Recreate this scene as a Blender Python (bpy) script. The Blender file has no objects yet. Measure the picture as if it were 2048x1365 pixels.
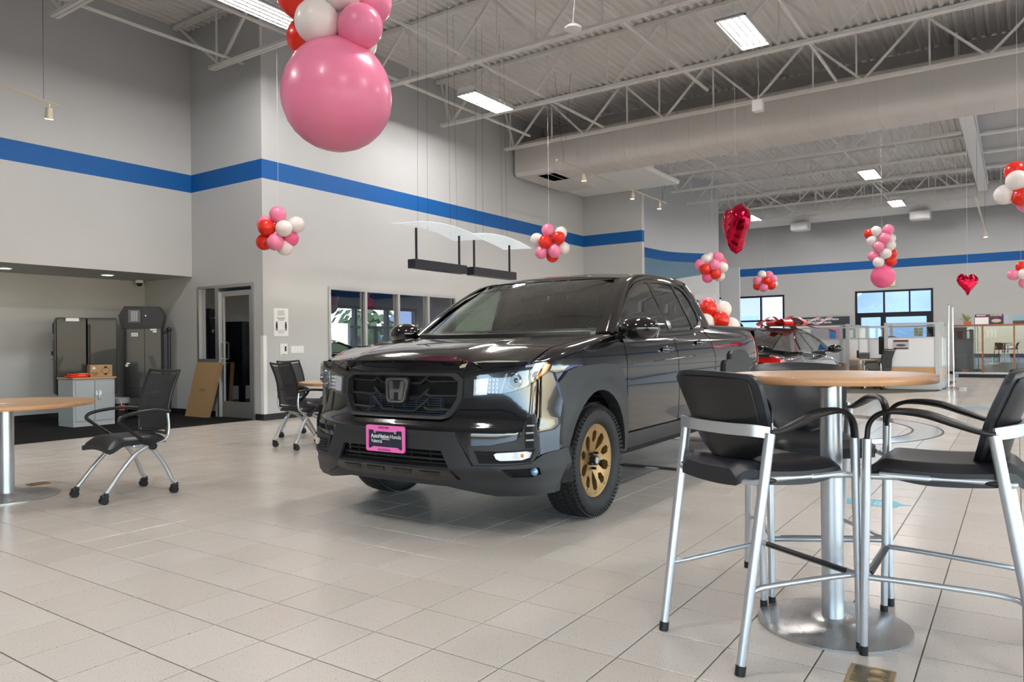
import bpy, bmesh, math, random
import numpy as np
from mathutils import Vector, Matrix
from mathutils.geometry import delaunay_2d_cdt
PI = math.pi
random.seed(7)
SC = bpy.context.scene
COL = SC.collection

# ------------------------------------------------------------------ camera, sky, exposure
YAW, ROLL, EYE = math.radians(34.444), 0.0100, 1.148
cam_d = bpy.data.cameras.new('camera')
cam = bpy.data.objects.new('camera', cam_d); COL.objects.link(cam)
cam_d.sensor_width = 36.0; cam_d.lens = 1475.0 / 2048 * 36.0
cam_d.shift_y = 9.5 / 2048; cam_d.clip_start = 0.05; cam_d.clip_end = 500
fw = Vector((math.cos(YAW), math.sin(YAW), 0)); rt = Vector((math.sin(YAW), -math.cos(YAW), 0)); zz = Vector((0, 0, 1))
cr, sr = math.cos(ROLL), math.sin(ROLL)
cx = rt * cr - zz * sr; cy = rt * sr + zz * cr; cz = -fw
cam.matrix_world = Matrix(((cx.x, cy.x, cz.x, 0), (cx.y, cy.y, cz.y, 0), (cx.z, cy.z, cz.z, EYE), (0, 0, 0, 1)))
SC.camera = cam

world = bpy.data.worlds.new('world'); SC.world = world; world.use_nodes = True
wn = world.node_tree.nodes; wl = world.node_tree.links
bg = wn['Background']
sky = wn.new('ShaderNodeTexSky'); sky.sky_type = 'NISHITA'
sky.sun_disc = False; sky.sun_elevation = math.radians(48); sky.sun_rotation = math.radians(200)
sky.air_density = 1.0; sky.dust_density = 0.6; sky.ozone_density = 3.0
wl.new(sky.outputs[0], bg.inputs[0]); bg.inputs[1].default_value = 0.85
SC.view_settings.view_transform = 'Standard'; SC.view_settings.look = 'None'
SC.view_settings.gamma = 1.0; SC.view_settings.use_curve_mapping = False
SC.view_settings.exposure = 0.58
TUBE_POWER = 135.0
SC.cycles.max_bounces = 8; SC.cycles.diffuse_bounces = 4; SC.cycles.glossy_bounces = 4
SC.cycles.transmission_bounces = 6; SC.cycles.transparent_max_bounces = 12
SC.cycles.sample_clamp_indirect = 6.0; SC.cycles.caustics_reflective = False; SC.cycles.caustics_refractive = False

def portal(name, loc, rot, sx, sy):
    l = bpy.data.lights.new(name, 'AREA'); l.shape = 'RECTANGLE'; l.size = sx; l.size_y = sy
    l.cycles.is_portal = True
    o = bpy.data.objects.new(name, l); COL.objects.link(o); o.location = loc; o.rotation_euler = rot
portal('daylight_right', (11, -9.9, 1.35), (-PI/2, 0, 0), 34, 2.2)
portal('daylight_front', (-6.9, -3.0, 1.35), (0, -PI/2, 0), 2.2, 12)

# ------------------------------------------------------------------ materials
MATS = {}
def mat(name, col, rough=0.5, metal=0.0, var=0.0, vscale=8.0, bump=0.0, bscale=60.0, coat=0.0, emit=None, estr=0.0, spec=0.5, trans=0.0, ior=1.45, sheen=0.0, rvar=0.0):
    if name in MATS: return MATS[name]
    m = bpy.data.materials.new(name); m.use_nodes = True; MATS[name] = m
    nt = m.node_tree; N = nt.nodes; L = nt.links; p = N['Principled BSDF']
    c = tuple(col) + (1,)
    p.inputs['Base Color'].default_value = c; p.inputs['Roughness'].default_value = rough; p.inputs['Metallic'].default_value = metal
    p.inputs['Specular IOR Level'].default_value = spec; p.inputs['Coat Weight'].default_value = coat; p.inputs['Coat Roughness'].default_value = 0.03
    p.inputs['Transmission Weight'].default_value = trans; p.inputs['IOR'].default_value = ior
    if sheen: p.inputs['Sheen Weight'].default_value = sheen
    if emit is not None:
        p.inputs['Emission Color'].default_value = tuple(emit) + (1,); p.inputs['Emission Strength'].default_value = estr
    tc = N.new('ShaderNodeTexCoord')
    if var or rvar:
        nz = N.new('ShaderNodeTexNoise'); nz.inputs['Scale'].default_value = vscale; nz.inputs['Detail'].default_value = 4
        L.new(tc.outputs['Object'], nz.inputs['Vector'])
    if var:
        mx = N.new('ShaderNodeMix'); mx.data_type = 'RGBA'
        mx.inputs[6].default_value = tuple(x * (1 - var) for x in col) + (1,); mx.inputs[7].default_value = tuple(min(1, x * (1 + var)) for x in col) + (1,)
        L.new(nz.outputs['Fac'], mx.inputs[0]); L.new(mx.outputs[2], p.inputs['Base Color'])
    if rvar:
        mr = N.new('ShaderNodeMapRange'); mr.inputs[3].default_value = max(0, rough - rvar); mr.inputs[4].default_value = rough + rvar
        L.new(nz.outputs['Fac'], mr.inputs[0]); L.new(mr.outputs[0], p.inputs['Roughness'])
    if bump:
        nb = N.new('ShaderNodeTexNoise'); nb.inputs['Scale'].default_value = bscale; nb.inputs['Detail'].default_value = 3
        L.new(tc.outputs['Object'], nb.inputs['Vector'])
        b = N.new('ShaderNodeBump'); b.inputs['Strength'].default_value = bump; b.inputs['Distance'].default_value = 0.002
        L.new(nb.outputs['Fac'], b.inputs['Height']); L.new(b.outputs['Normal'], p.inputs['Normal'])
    return m

def glass_mat(name, tint=(0.9, 0.95, 0.93), refl=1.0, base=0.04):
    if name in MATS: return MATS[name]
    m = bpy.data.materials.new(name); m.use_nodes = True; MATS[name] = m
    nt = m.node_tree; N = nt.nodes; L = nt.links; N.remove(N['Principled BSDF'])
    tr = N.new('ShaderNodeBsdfTransparent'); tr.inputs[0].default_value = tuple(tint) + (1,)
    gl = N.new('ShaderNodeBsdfGlossy'); gl.inputs['Roughness'].default_value = 0.01; gl.inputs[0].default_value = (refl, refl, refl, 1)
    lw = N.new('ShaderNodeLayerWeight'); lw.inputs[0].default_value = 0.5
    pw = N.new('ShaderNodeMath'); pw.operation = 'POWER'; pw.inputs[1].default_value = 3.0; L.new(lw.outputs['Facing'], pw.inputs[0])
    ma = N.new('ShaderNodeMath'); ma.operation = 'MULTIPLY_ADD'; ma.inputs[1].default_value = 1 - base; ma.inputs[2].default_value = base; ma.use_clamp = True
    L.new(pw.outputs[0], ma.inputs[0])
    mx = N.new('ShaderNodeMixShader'); L.new(ma.outputs[0], mx.inputs[0]); L.new(tr.outputs[0], mx.inputs[1]); L.new(gl.outputs[0], mx.inputs[2])
    L.new(mx.outputs[0], N['Material Output'].inputs[0])
    return m

def wall_mat(name, col, stripe=None, low=None):
    """painted wall: a blue band is painted between two heights (world Z); fine roller texture"""
    m = mat(name, col, 0.62, bump=0.05, bscale=180)
    nt = m.node_tree; N = nt.nodes; L = nt.links; p = N['Principled BSDF']
    tc = N.new('ShaderNodeNewGeometry'); sp = N.new('ShaderNodeSeparateXYZ'); L.new(tc.outputs['Position'], sp.inputs[0])
    nz = N.new('ShaderNodeTexNoise'); nz.inputs['Scale'].default_value = 0.8; L.new(tc.outputs['Position'], nz.inputs[0])
    mv = N.new('ShaderNodeMix'); mv.data_type = 'RGBA'; mv.inputs[6].default_value = tuple(x * 0.97 for x in col) + (1,); mv.inputs[7].default_value = tuple(x * 1.03 for x in col) + (1,)
    L.new(nz.outputs['Fac'], mv.inputs[0]); last = mv.outputs[2]
    for lo, hi, c in (stripe or []):
        a = N.new('ShaderNodeMath'); a.operation = 'GREATER_THAN'; a.inputs[1].default_value = lo; L.new(sp.outputs[2], a.inputs[0])
        b = N.new('ShaderNodeMath'); b.operation = 'LESS_THAN'; b.inputs[1].default_value = hi; L.new(sp.outputs[2], b.inputs[0])
        ab = N.new('ShaderNodeMath'); ab.operation = 'MULTIPLY'; L.new(a.outputs[0], ab.inputs[0]); L.new(b.outputs[0], ab.inputs[1])
        x = N.new('ShaderNodeMix'); x.data_type = 'RGBA'; L.new(ab.outputs[0], x.inputs[0]); L.new(last, x.inputs[6]); x.inputs[7].default_value = tuple(c) + (1,)
        last = x.outputs[2]
    L.new(last, p.inputs['Base Color'])
    return m

def wood_mat(name, c1, c2, rough=0.35, scale=6.0, axis=0):
    m = mat(name, c1, rough, coat=0.15)
    nt = m.node_tree; N = nt.nodes; L = nt.links; p = N['Principled BSDF']
    tc = N.new('ShaderNodeTexCoord'); mp = N.new('ShaderNodeMapping'); L.new(tc.outputs['Object'], mp.inputs[0])
    s = [scale * 6] * 3; s[axis] = scale * 0.5; mp.inputs['Scale'].default_value = s
    nz = N.new('ShaderNodeTexNoise'); nz.inputs['Scale'].default_value = 1.5; nz.inputs['Detail'].default_value = 6; L.new(mp.outputs[0], nz.inputs[0])
    x = N.new('ShaderNodeMix'); x.data_type = 'RGBA'; x.inputs[6].default_value = tuple(c1) + (1,); x.inputs[7].default_value = tuple(c2) + (1,)
    L.new(nz.outputs['Fac'], x.inputs[0]); L.new(x.outputs[2], p.inputs['Base Color'])
    return m

# ------------------------------------------------------------------ mesh builder
def rotz(a): return Matrix.Rotation(a, 4, 'Z')
class MB:
    def __init__(s): s.v = []; s.f = []; s.m = []; s.n = {}; s.smooth = []
    def add(s, vs, fs, mi=0, smooth=True, M=None, nrm=None):
        o = len(s.v)
        if M is not None: vs = [tuple(M @ Vector(v)) for v in vs]
        s.v += [tuple(v) for v in vs]; s.f += [tuple(o + i for i in f) for f in fs]; s.m += [mi] * len(fs); s.smooth += [smooth] * len(fs)
        if nrm:
            for i, n in nrm.items(): s.n[o + i] = n
        return s
    def box(s, c, d, mi=0, M=None, bev=0.0):
        x, y, z = (k / 2 for k in d); cx, cy, cz = c
        if bev <= 0:
            vs = [(cx + a * x, cy + b * y, cz + e * z) for e in (-1, 1) for b in (-1, 1) for a in (-1, 1)]
            fs = [(0, 2, 3, 1), (4, 5, 7, 6), (0, 1, 5, 4), (2, 6, 7, 3), (0, 4, 6, 2), (1, 3, 7, 5)]
            return s.add(vs, fs, mi, False, M)
        b = min(bev, x * 0.98, y * 0.98, z * 0.98)
        vs = []; idx = {}
        for sx in (-1, 1):
            for sy in (-1, 1):
                for sz in (-1, 1):
                    for k in range(3):
                        p = [cx + sx * (x - b), cy + sy * (y - b), cz + sz * (z - b)]
                        p[k] = (cx, cy, cz)[k] + (sx, sy, sz)[k] * (x, y, z)[k]
                        idx[(sx, sy, sz, k)] = len(vs); vs.append(tuple(p))
        fs = []
        S = (-1, 1)
        for k in range(3):
            i, j = [q for q in range(3) if q != k]
            for sk in S:
                q = []
                for a, bb in ((-1, -1), (1, -1), (1, 1), (-1, 1)):
                    t = [0, 0, 0]; t[k] = sk; t[i] = a; t[j] = bb; q.append(idx[(t[0], t[1], t[2], k)])
                fs.append(tuple(q))
        for k in range(3):                      # edges along axis k
            i, j = [q for q in range(3) if q != k]
            for si in S:
                for sj in S:
                    t = [0, 0, 0]; t[i] = si; t[j] = sj
                    a = list(t); a[k] = -1; bq = list(t); bq[k] = 1
                    fs.append((idx[(*a, i)], idx[(*bq, i)], idx[(*bq, j)], idx[(*a, j)]))
        for sx in S:
            for sy in S:
                for sz in S: fs.append(tuple(idx[(sx, sy, sz, k)] for k in range(3)))
        c3 = Vector(c); out = []
        for f in fs:
            p = [Vector(vs[i]) for i in f]; n = (p[1] - p[0]).cross(p[2] - p[0]); ctr = sum(p, Vector()) / len(p)
            out.append(f if n.dot(ctr - c3) > 0 else tuple(reversed(f)))
        return s.add(vs, out, mi, False, M)
    def cyl(s, p0, p1, r0, r1=None, n=12, mi=0, caps=True, M=None):
        r1 = r0 if r1 is None else r1
        p0 = Vector(p0); p1 = Vector(p1); a = (p1 - p0).normalized()
        u = a.orthogonal().normalized(); w = a.cross(u); vs = []; fs = []
        for p, r in ((p0, r0), (p1, r1)):
            vs += [tuple(p + (u * math.cos(2 * PI * k / n) + w * math.sin(2 * PI * k / n)) * r) for k in range(n)]
        fs = [(k, (k + 1) % n, n + (k + 1) % n, n + k) for k in range(n)]
        s.add(vs, fs, mi, True, M)
        if caps: s.add(vs, [tuple(range(n - 1, -1, -1)), tuple(range(n, 2 * n))], mi, False, M)
        return s
    def tube(s, path, r, n=8, mi=0, closed=False, caps=True, M=None, flat=1.0, up=(0, 0, 1)):
        P = [Vector(p) for p in path]; K = len(P); vs = []; fs = []
        R = r if hasattr(r, '__len__') else [r] * K
        prev = None
        for i, p in enumerate(P):
            a = P[(i + 1) % K] - P[i] if (closed or i < K - 1) else P[i] - P[i - 1]
            b = P[i] - P[i - 1] if (closed or i > 0) else a
            t = (a.normalized() + b.normalized()); t = t.normalized() if t.length > 1e-6 else a.normalized()
            if prev is None:
                u = Vector(up) - t * Vector(up).dot(t)
                u = u.normalized() if u.length > 1e-3 else t.orthogonal().normalized()
            else:
                u = prev - t * prev.dot(t); u = u.normalized() if u.length > 1e-6 else t.orthogonal().normalized()
            prev = u; w = t.cross(u)
            vs += [tuple(p + u * (math.cos(2 * PI * k / n) * R[i] * flat) + w * (math.sin(2 * PI * k / n) * R[i])) for k in range(n)]
        for i in range(K if closed else K - 1):
            j = (i + 1) % K
            fs += [(i * n + k, i * n + (k + 1) % n, j * n + (k + 1) % n, j * n + k) for k in range(n)]
        s.add(vs, fs, mi, True, M)
        if caps and not closed: s.add(vs, [tuple(range(n - 1, -1, -1)), tuple(range((K - 1) * n, K * n))], mi, False, M)
        return s
    def lathe(s, prof, n=32, mi=0, M=None, smooth=True, a0=0.0, a1=2 * PI):
        K = len(prof); vs = []; fs = []; full = abs(a1 - a0 - 2 * PI) < 1e-6; cnt = n if full else n + 1
        for k in range(cnt):
            a = a0 + (a1 - a0) * k / n
            vs += [(r * math.cos(a), r * math.sin(a), z) for r, z in prof]
        for k in range(n):
            q = (k + 1) % cnt
            for i in range(K - 1):
                a, b, c, d = k * K + i, q * K + i, q * K + i + 1, k * K + i + 1
                if prof[i][0] < 1e-6: fs.append((a, c, d))
                elif prof[i + 1][0] < 1e-6: fs.append((a, b, d))
                else: fs.append((a, b, c, d))
        return s.add(vs, fs, mi, smooth, M)
    def grid(s, fn, nu, nv, mi=0, smooth=True, M=None, flip=False, closeu=False):
        vs = [fn(i / nu, j / nv) for i in range(nu + 1) for j in range(nv + 1)]
        fs = []
        for i in range(nu):
            for j in range(nv):
                q = (i * (nv + 1) + j, (i + 1) * (nv + 1) + j, (i + 1) * (nv + 1) + j + 1, i * (nv + 1) + j + 1)
                fs.append(tuple(reversed(q)) if flip else q)
        return s.add(vs, fs, mi, smooth, M)
    def sheet(s, fn, t, nu, nv, mi=0, M=None):
        """closed slab: fn(a,b,side) with side 0 / 1"""
        f = lambda side: [fn(i / nu, j / nv, side) for i in range(nu + 1) for j in range(nv + 1)]
        A, B = f(0), f(1); o = len(A); fs = []; w = nv + 1
        for i in range(nu):
            for j in range(nv):
                q = (i * w + j, (i + 1) * w + j, (i + 1) * w + j + 1, i * w + j + 1)
                fs.append(q); fs.append(tuple(o + k for k in reversed(q)))
        s.add(A + B, fs, mi, True, M)
        ring = [(i, 0) for i in range(nu)] + [(nu, j) for j in range(nv)] + [(i, nv) for i in range(nu, 0, -1)] + [(0, j) for j in range(nv, 0, -1)]
        ids = [i * w + j for i, j in ring]; K = len(ids)
        vs = [A[i] for i in ids] + [B[i] for i in ids]
        s.add(vs, [(k, K + k, K + (k + 1) % K, (k + 1) % K) for k in range(K)], mi, True, M)
        return s
    def ball(s, c, r, n=16, mi=0, sc=(1, 1, 1), M=None):
        h = n // 2; vs = []; fs = []
        for i in range(h + 1):
            t = PI * i / h
            for k in range(n):
                a = 2 * PI * k / n
                vs.append((c[0] + r * sc[0] * math.sin(t) * math.cos(a), c[1] + r * sc[1] * math.sin(t) * math.sin(a), c[2] + r * sc[2] * math.cos(t)))
        for i in range(h):
            for k in range(n):
                a, b = i * n + k, i * n + (k + 1) % n; q = (a, a + n, b + n, b)
                if i == 0: q = (a, a + n, b + n)
                elif i == h - 1: q = (a, a + n, b)
                fs.append(q)
        return s.add(vs, fs, mi, True, M)
    def prism(s, poly, z0, z1, mi=0, M=None, smooth=False):
        """vertical prism over a 2D polygon (ccw)"""
        n = len(poly); vs = [(x, y, z0) for x, y in poly] + [(x, y, z1) for x, y in poly]
        ar = sum(poly[i][0] * poly[(i + 1) % n][1] - poly[(i + 1) % n][0] * poly[i][1] for i in range(n))
        fs = [(i, (i + 1) % n, n + (i + 1) % n, n + i) for i in range(n)]; ca, cb = tuple(range(n - 1, -1, -1)), tuple(range(n, 2 * n))
        if ar < 0: fs = [tuple(reversed(f)) for f in fs]; ca, cb = tuple(reversed(ca)), tuple(reversed(cb))
        s.add(vs, fs, mi, smooth, M); s.add(vs, [ca, cb], mi, False, M); return s
    def patch(s, outline, fmap, thick=0.01, grid=0.06, holes=(), mi=0, back=True, M=None):
        def res(poly):
            out = []
            for i, p in enumerate(poly):
                q = poly[(i + 1) % len(poly)]; d = math.hypot(q[0] - p[0], q[1] - p[1]); k = max(1, int(math.ceil(d / grid)))
                out += [(p[0] + (q[0] - p[0]) * t / k, p[1] + (q[1] - p[1]) * t / k) for t in range(k)]
            return out
        def inside(p, poly):
            c = False; n = len(poly)
            for i in range(n):
                a, b = poly[i], poly[i - 1]
                if (a[1] > p[1]) != (b[1] > p[1]) and p[0] < (b[0] - a[0]) * (p[1] - a[1]) / (b[1] - a[1]) + a[0]: c = not c
            return c
        loops = [res(outline)] + [res(h) for h in holes]
        pts = []; edges = []
        for lp in loops:
            o = len(pts); pts += lp; edges += [(o + i, o + (i + 1) % len(lp)) for i in range(len(lp))]
        bp = np.array(pts); x0, y0 = bp.min(0); x1, y1 = bp.max(0)
        for i in range(1, int((x1 - x0) / grid) + 1):
            for j in range(1, int((y1 - y0) / grid) + 1):
                p = (x0 + i * grid, y0 + j * grid)
                if inside(p, outline) and not any(inside(p, h) for h in holes) and ((bp - p) ** 2).sum(1).min() > (grid * 0.45) ** 2: pts.append(p)
        rv, re, rf, _, _, _ = delaunay_2d_cdt([Vector(p) for p in pts], edges, [], 0, 1e-6)
        tris = []
        for f in rf:
            c = sum((rv[i] for i in f), Vector((0, 0))) / len(f)
            if inside(c, outline) and not any(inside(c, h) for h in holes): tris.append(tuple(f))
        P2 = [(v.x, v.y) for v in rv]
        F3 = [Vector(fmap(a, b, 0.0)) for a, b in P2]; nr = []
        for (a, b), q in zip(P2, F3):
            e = 2e-3; da = Vector(fmap(a + e, b, 0)) - Vector(fmap(a - e, b, 0)); db = Vector(fmap(a, b + e, 0)) - Vector(fmap(a, b - e, 0))
            n = da.cross(db); n = n.normalized() if n.length > 1e-12 else Vector((0, 0, 1))
            if n.dot(Vector(fmap(a, b, 0.01)) - q) < 0: n = -n
            nr.append(n)
        def wind(f):
            p = [F3[i] for i in f]; n = (p[1] - p[0]).cross(p[2] - p[0]); return f if n.dot(nr[f[0]]) >= 0 else tuple(reversed(f))
        ft = [wind(f) for f in tris]
        s.add(F3, ft, mi, True, M, {i: (M.to_3x3() @ n if M else n) for i, n in enumerate(nr)})
        if thick > 0:
            cnt = {}
            for f in ft:
                for i in range(3): cnt[(f[i], f[(i + 1) % 3])] = 1
            be = [e for e in cnt if (e[1], e[0]) not in cnt]
            B3 = {i: Vector(fmap(P2[i][0], P2[i][1], -thick)) for e in be for i in e}
            for a, b in be: s.add([F3[a], B3[a], B3[b], F3[b]], [(0, 1, 2, 3)], mi, False, M)
            if back: s.add([Vector(fmap(a, b, -thick)) for a, b in P2], [tuple(reversed(f)) for f in ft], mi, True, M)
        return s
    def merge(s, o, M=None, mi=None):
        k = len(s.v); s.v += [tuple(M @ Vector(v)) if M else v for v in o.v]; s.f += [tuple(i + k for i in f) for f in o.f]
        s.m += o.m if mi is None else [mi] * len(o.f); s.smooth += o.smooth; return s
    def mesh(s, name, mats, sharp=40):
        me = bpy.data.meshes.new(name); me.from_pydata(s.v, [], s.f)
        for m in (mats if isinstance(mats, (list, tuple)) else [mats]): me.materials.append(m)
        if me.materials and len(me.materials) > 1: me.polygons.foreach_set('material_index', s.m)
        me.polygons.foreach_set('use_smooth', s.smooth)
        me.update()
        if s.n:
            fl = [None] * len(me.loops)
            for p in me.polygons:
                for li in p.loop_indices:
                    vi = me.loops[li].vertex_index; fl[li] = s.n.get(vi, p.normal) if p.use_smooth else p.normal
            me.normals_split_custom_set([tuple(n) for n in fl])
        elif any(s.smooth): me.set_sharp_from_angle(angle=math.radians(sharp))
        return me
    def obj(s, name, mats, parent=None, sharp=40, loc=None, rz=0.0):
        o = bpy.data.objects.new(name, s.mesh(name, mats, sharp)); COL.objects.link(o)
        if parent is not None: o.parent = parent
        if loc is not None: o.location = loc
        if rz: o.rotation_euler = (0, 0, rz)
        return o

def tag(o, label=None, cat=None, group=None, kind=None):
    if label: o['label'] = label
    if cat: o['category'] = cat
    if group: o['group'] = group
    if kind: o['kind'] = kind
    return o
def thing(name, label, cat, loc=(0, 0, 0), rz=0.0, group=None):
    o = bpy.data.objects.new(name, None); o.empty_display_size = 0.1; COL.objects.link(o); o.location = loc; o.rotation_euler = (0, 0, rz)
    return tag(o, label, cat, group)
def dup(root, loc, rz=0.0, label=None, group=None):
    def cp(o, par):
        c = o.copy(); COL.objects.link(c)
        if par is not None: c.parent = par
        for ch in KIDS.get(o.name, []): cp(ch, c)
        return c
    KIDS = {}
    for o in bpy.data.objects:
        if o.parent: KIDS.setdefault(o.parent.name, []).append(o)
    r = cp(root, None); r.location = loc; r.rotation_euler = (0, 0, rz)
    if label: r['label'] = label
    if group: r['group'] = group
    return r
def text(name, body, size, material, parent, M, align='LEFT', extrude=0.0006, sx=1.0, spacing=1.0, bold=0.0):
    cu = bpy.data.curves.new('txt', 'FONT'); cu.body = body; cu.size = size; cu.align_x = align; cu.extrude = extrude; cu.space_character = spacing; cu.offset = bold; cu.resolution_u = 3
    o = bpy.data.objects.new('txt', cu); COL.objects.link(o)
    dg = bpy.context.evaluated_depsgraph_get(); me = bpy.data.meshes.new_from_object(o.evaluated_get(dg)); me.name = name
    bpy.data.objects.remove(o); bpy.data.curves.remove(cu)
    me.transform(M @ Matrix.Diagonal((sx, 1, 1, 1))); me.materials.clear(); me.materials.append(material)
    ob = bpy.data.objects.new(name, me); COL.objects.link(ob)
    if parent is not None: ob.parent = parent
    return ob
def spl(xs, ys):
    """smooth monotone interpolation through points"""
    xs = np.array(xs, float); ys = np.array(ys, float); h = np.diff(xs); d = np.diff(ys) / h; n = len(xs); m = np.zeros(n)
    m[0], m[-1] = d[0], d[-1]
    for i in range(1, n - 1): m[i] = 0 if d[i - 1] * d[i] <= 0 else 2 * d[i - 1] * d[i] / (d[i - 1] + d[i])
    xs_, ys_, h_, m_ = xs.tolist(), ys.tolist(), h.tolist(), m.tolist()
    def f(x):
        if x <= xs_[0]: return ys_[0] + m_[0] * (x - xs_[0])
        if x >= xs_[-1]: return ys_[-1] + m_[-1] * (x - xs_[-1])
        i = 0
        while x > xs_[i + 1]: i += 1
        t = (x - xs_[i]) / h_[i]; t2, t3 = t * t, t * t * t
        return (2 * t3 - 3 * t2 + 1) * ys_[i] + (t3 - 2 * t2 + t) * h_[i] * m_[i] + (3 * t2 - 2 * t3) * ys_[i + 1] + (t3 - t2) * h_[i] * m_[i + 1]
    return f
def smooth_path(P, k=6):
    """Catmull-Rom through 3D points"""
    P = [Vector(p) for p in P]; out = []
    for i in range(len(P) - 1):
        a = P[i - 1] if i else P[0] * 2 - P[1]; b, c = P[i], P[i + 1]; d = P[i + 2] if i + 2 < len(P) else P[-1] * 2 - P[-2]
        for t in range(k):
            t /= k; out.append(0.5 * ((2 * b) + (c - a) * t + (2 * a - 5 * b + 4 * c - d) * t * t + (3 * b - a - 3 * c + d) * t ** 3))
    out.append(P[-1]); return [tuple(p) for p in out]
def rrect(w, h, r, n=5, cx=0, cy=0):
    out = []
    for qx, qy, a0 in ((1, 1, 0), (-1, 1, PI / 2), (-1, -1, PI), (1, -1, 1.5 * PI)):
        out += [(cx + qx * (w / 2 - r) + r * math.cos(a0 + PI / 2 * k / n), cy + qy * (h / 2 - r) + r * math.sin(a0 + PI / 2 * k / n)) for k in range(n + 1)]
    return out
def sstep(a, b, x):
    t = max(0.0, min(1.0, (x - a) / (b - a))); return t * t * (3 - 2 * t)
# ------------------------------------------------------------------ palette
WALL = (0.50, 0.51, 0.52); BLUE = (0.0, 0.10, 0.36)
m_wall = wall_mat('wall_paint', WALL, [(3.852, 4.158, BLUE)])
m_wall_plain = wall_mat('wall_paint_plain', WALL)
m_curved = wall_mat('curved_wall_paint', (0.60, 0.63, 0.68), [(3.85, 4.16, BLUE)])
m_ceil = mat('ceiling_white_steel', (0.76, 0.74, 0.71), 0.55, var=0.06, vscale=1.5)
m_steel = mat('painted_joist_steel', (0.78, 0.76, 0.73), 0.5, var=0.04)
m_white = mat('white_painted_metal', (0.80, 0.80, 0.80), 0.4, var=0.02)
m_duct = mat('painted_duct', (0.66, 0.63, 0.60), 0.55, var=0.04, vscale=2)
m_grey_panel = mat('girder_grey', (0.52, 0.50, 0.48), 0.6, var=0.04)
m_base = mat('black_rubber_base', (0.012, 0.012, 0.013), 0.45, var=0.1)
m_alu = mat('brushed_aluminium', (0.52, 0.53, 0.55), 0.38, 0.85, rvar=0.06, vscale=40)
m_silver = mat('silver_powder_coat', (0.55, 0.57, 0.60), 0.34, 0.75, rvar=0.04, vscale=60)
m_black = mat('black_plastic', (0.010, 0.010, 0.011), 0.42, var=0.1, bump=0.03)
m_blackmetal = mat('black_metal', (0.012, 0.012, 0.014), 0.35, var=0.1)
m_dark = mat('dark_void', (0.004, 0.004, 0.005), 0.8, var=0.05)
m_darkframe = mat('dark_bronze_frame', (0.014, 0.015, 0.022), 0.4, 0.4, var=0.1)
m_paper = mat('white_paper', (0.82, 0.83, 0.86), 0.5, var=0.02)
m_ink = mat('black_ink', (0.01, 0.01, 0.012), 0.6, var=0.05)
m_cyl = None
m_glass = glass_mat('clear_glass', (0.86, 0.90, 0.90), 1.0, 0.05)
m_officeglass = glass_mat('office_glass', (0.62, 0.64, 0.68), 1.0, 0.12)
m_darkglass = glass_mat('door_glass', (0.28, 0.30, 0.36), 1.0, 0.12)

# ------------------------------------------------------------------ floor
PITCH, OU, OV = 0.3081, 0.2840, 0.2994
def tile_material():
    m = mat('floor_tile', (0.55, 0.50, 0.44), 0.22, spec=0.5)
    nt = m.node_tree; N = nt.nodes; L = nt.links; p = N['Principled BSDF']
    g = N.new('ShaderNodeNewGeometry')
    sb = N.new('ShaderNodeVectorMath'); sb.operation = 'SUBTRACT'; sb.inputs[1].default_value = (OU, OV, 0); L.new(g.outputs['Position'], sb.inputs[0])
    dv = N.new('ShaderNodeVectorMath'); dv.operation = 'DIVIDE'; dv.inputs[1].default_value = (PITCH, PITCH, 1000); L.new(sb.outputs[0], dv.inputs[0])
    fl = N.new('ShaderNodeVectorMath'); fl.operation = 'FLOOR'; L.new(dv.outputs[0], fl.inputs[0])
    wh = N.new('ShaderNodeTexWhiteNoise'); wh.noise_dimensions = '3D'; L.new(fl.outputs[0], wh.inputs[0])
    x = N.new('ShaderNodeMix'); x.data_type = 'RGBA'; x.inputs[6].default_value = (0.660, 0.600, 0.530, 1); x.inputs[7].default_value = (0.700, 0.650, 0.585, 1); L.new(wh.outputs[0], x.inputs[0])
    n1 = N.new('ShaderNodeTexNoise'); n1.inputs['Scale'].default_value = 170; n1.inputs['Detail'].default_value = 2; L.new(g.outputs['Position'], n1.inputs[0])
    r1 = N.new('ShaderNodeValToRGB'); r1.color_ramp.elements[0].position = 0.30; r1.color_ramp.elements[0].color = (1, 1, 1, 1); r1.color_ramp.elements[1].position = 0.36; r1.color_ramp.elements[1].color = (0, 0, 0, 1)
    L.new(n1.outputs['Fac'], r1.inputs[0])
    y = N.new('ShaderNodeMix'); y.data_type = 'RGBA'; L.new(r1.outputs[0], y.inputs[0]); L.new(x.outputs[2], y.inputs[6]); y.inputs[7].default_value = (0.22, 0.185, 0.15, 1)
    n3 = N.new('ShaderNodeTexNoise'); n3.inputs['Scale'].default_value = 300; n3.inputs['Detail'].default_value = 2; L.new(g.outputs['Position'], n3.inputs[0])
    m3 = N.new('ShaderNodeMapRange'); m3.inputs[1].default_value = 0.3; m3.inputs[2].default_value = 0.7; m3.inputs[3].default_value = 0.90; m3.inputs[4].default_value = 1.06; L.new(n3.outputs['Fac'], m3.inputs[0])
    mm = N.new('ShaderNodeMix'); mm.data_type = 'RGBA'; mm.blend_type = 'MULTIPLY'; mm.inputs[0].default_value = 1; L.new(y.outputs[2], mm.inputs[6]); L.new(m3.outputs[0], mm.inputs[7])
    L.new(mm.outputs[2], p.inputs['Base Color'])
    n2 = N.new('ShaderNodeTexNoise'); n2.inputs['Scale'].default_value = 3; L.new(g.outputs['Position'], n2.inputs[0])
    mr = N.new('ShaderNodeMapRange'); mr.inputs[3].default_value = 0.17; mr.inputs[4].default_value = 0.30; L.new(n2.outputs['Fac'], mr.inputs[0]); L.new(mr.outputs[0], p.inputs['Roughness'])
    return m
m_tile = tile_material()
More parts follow.
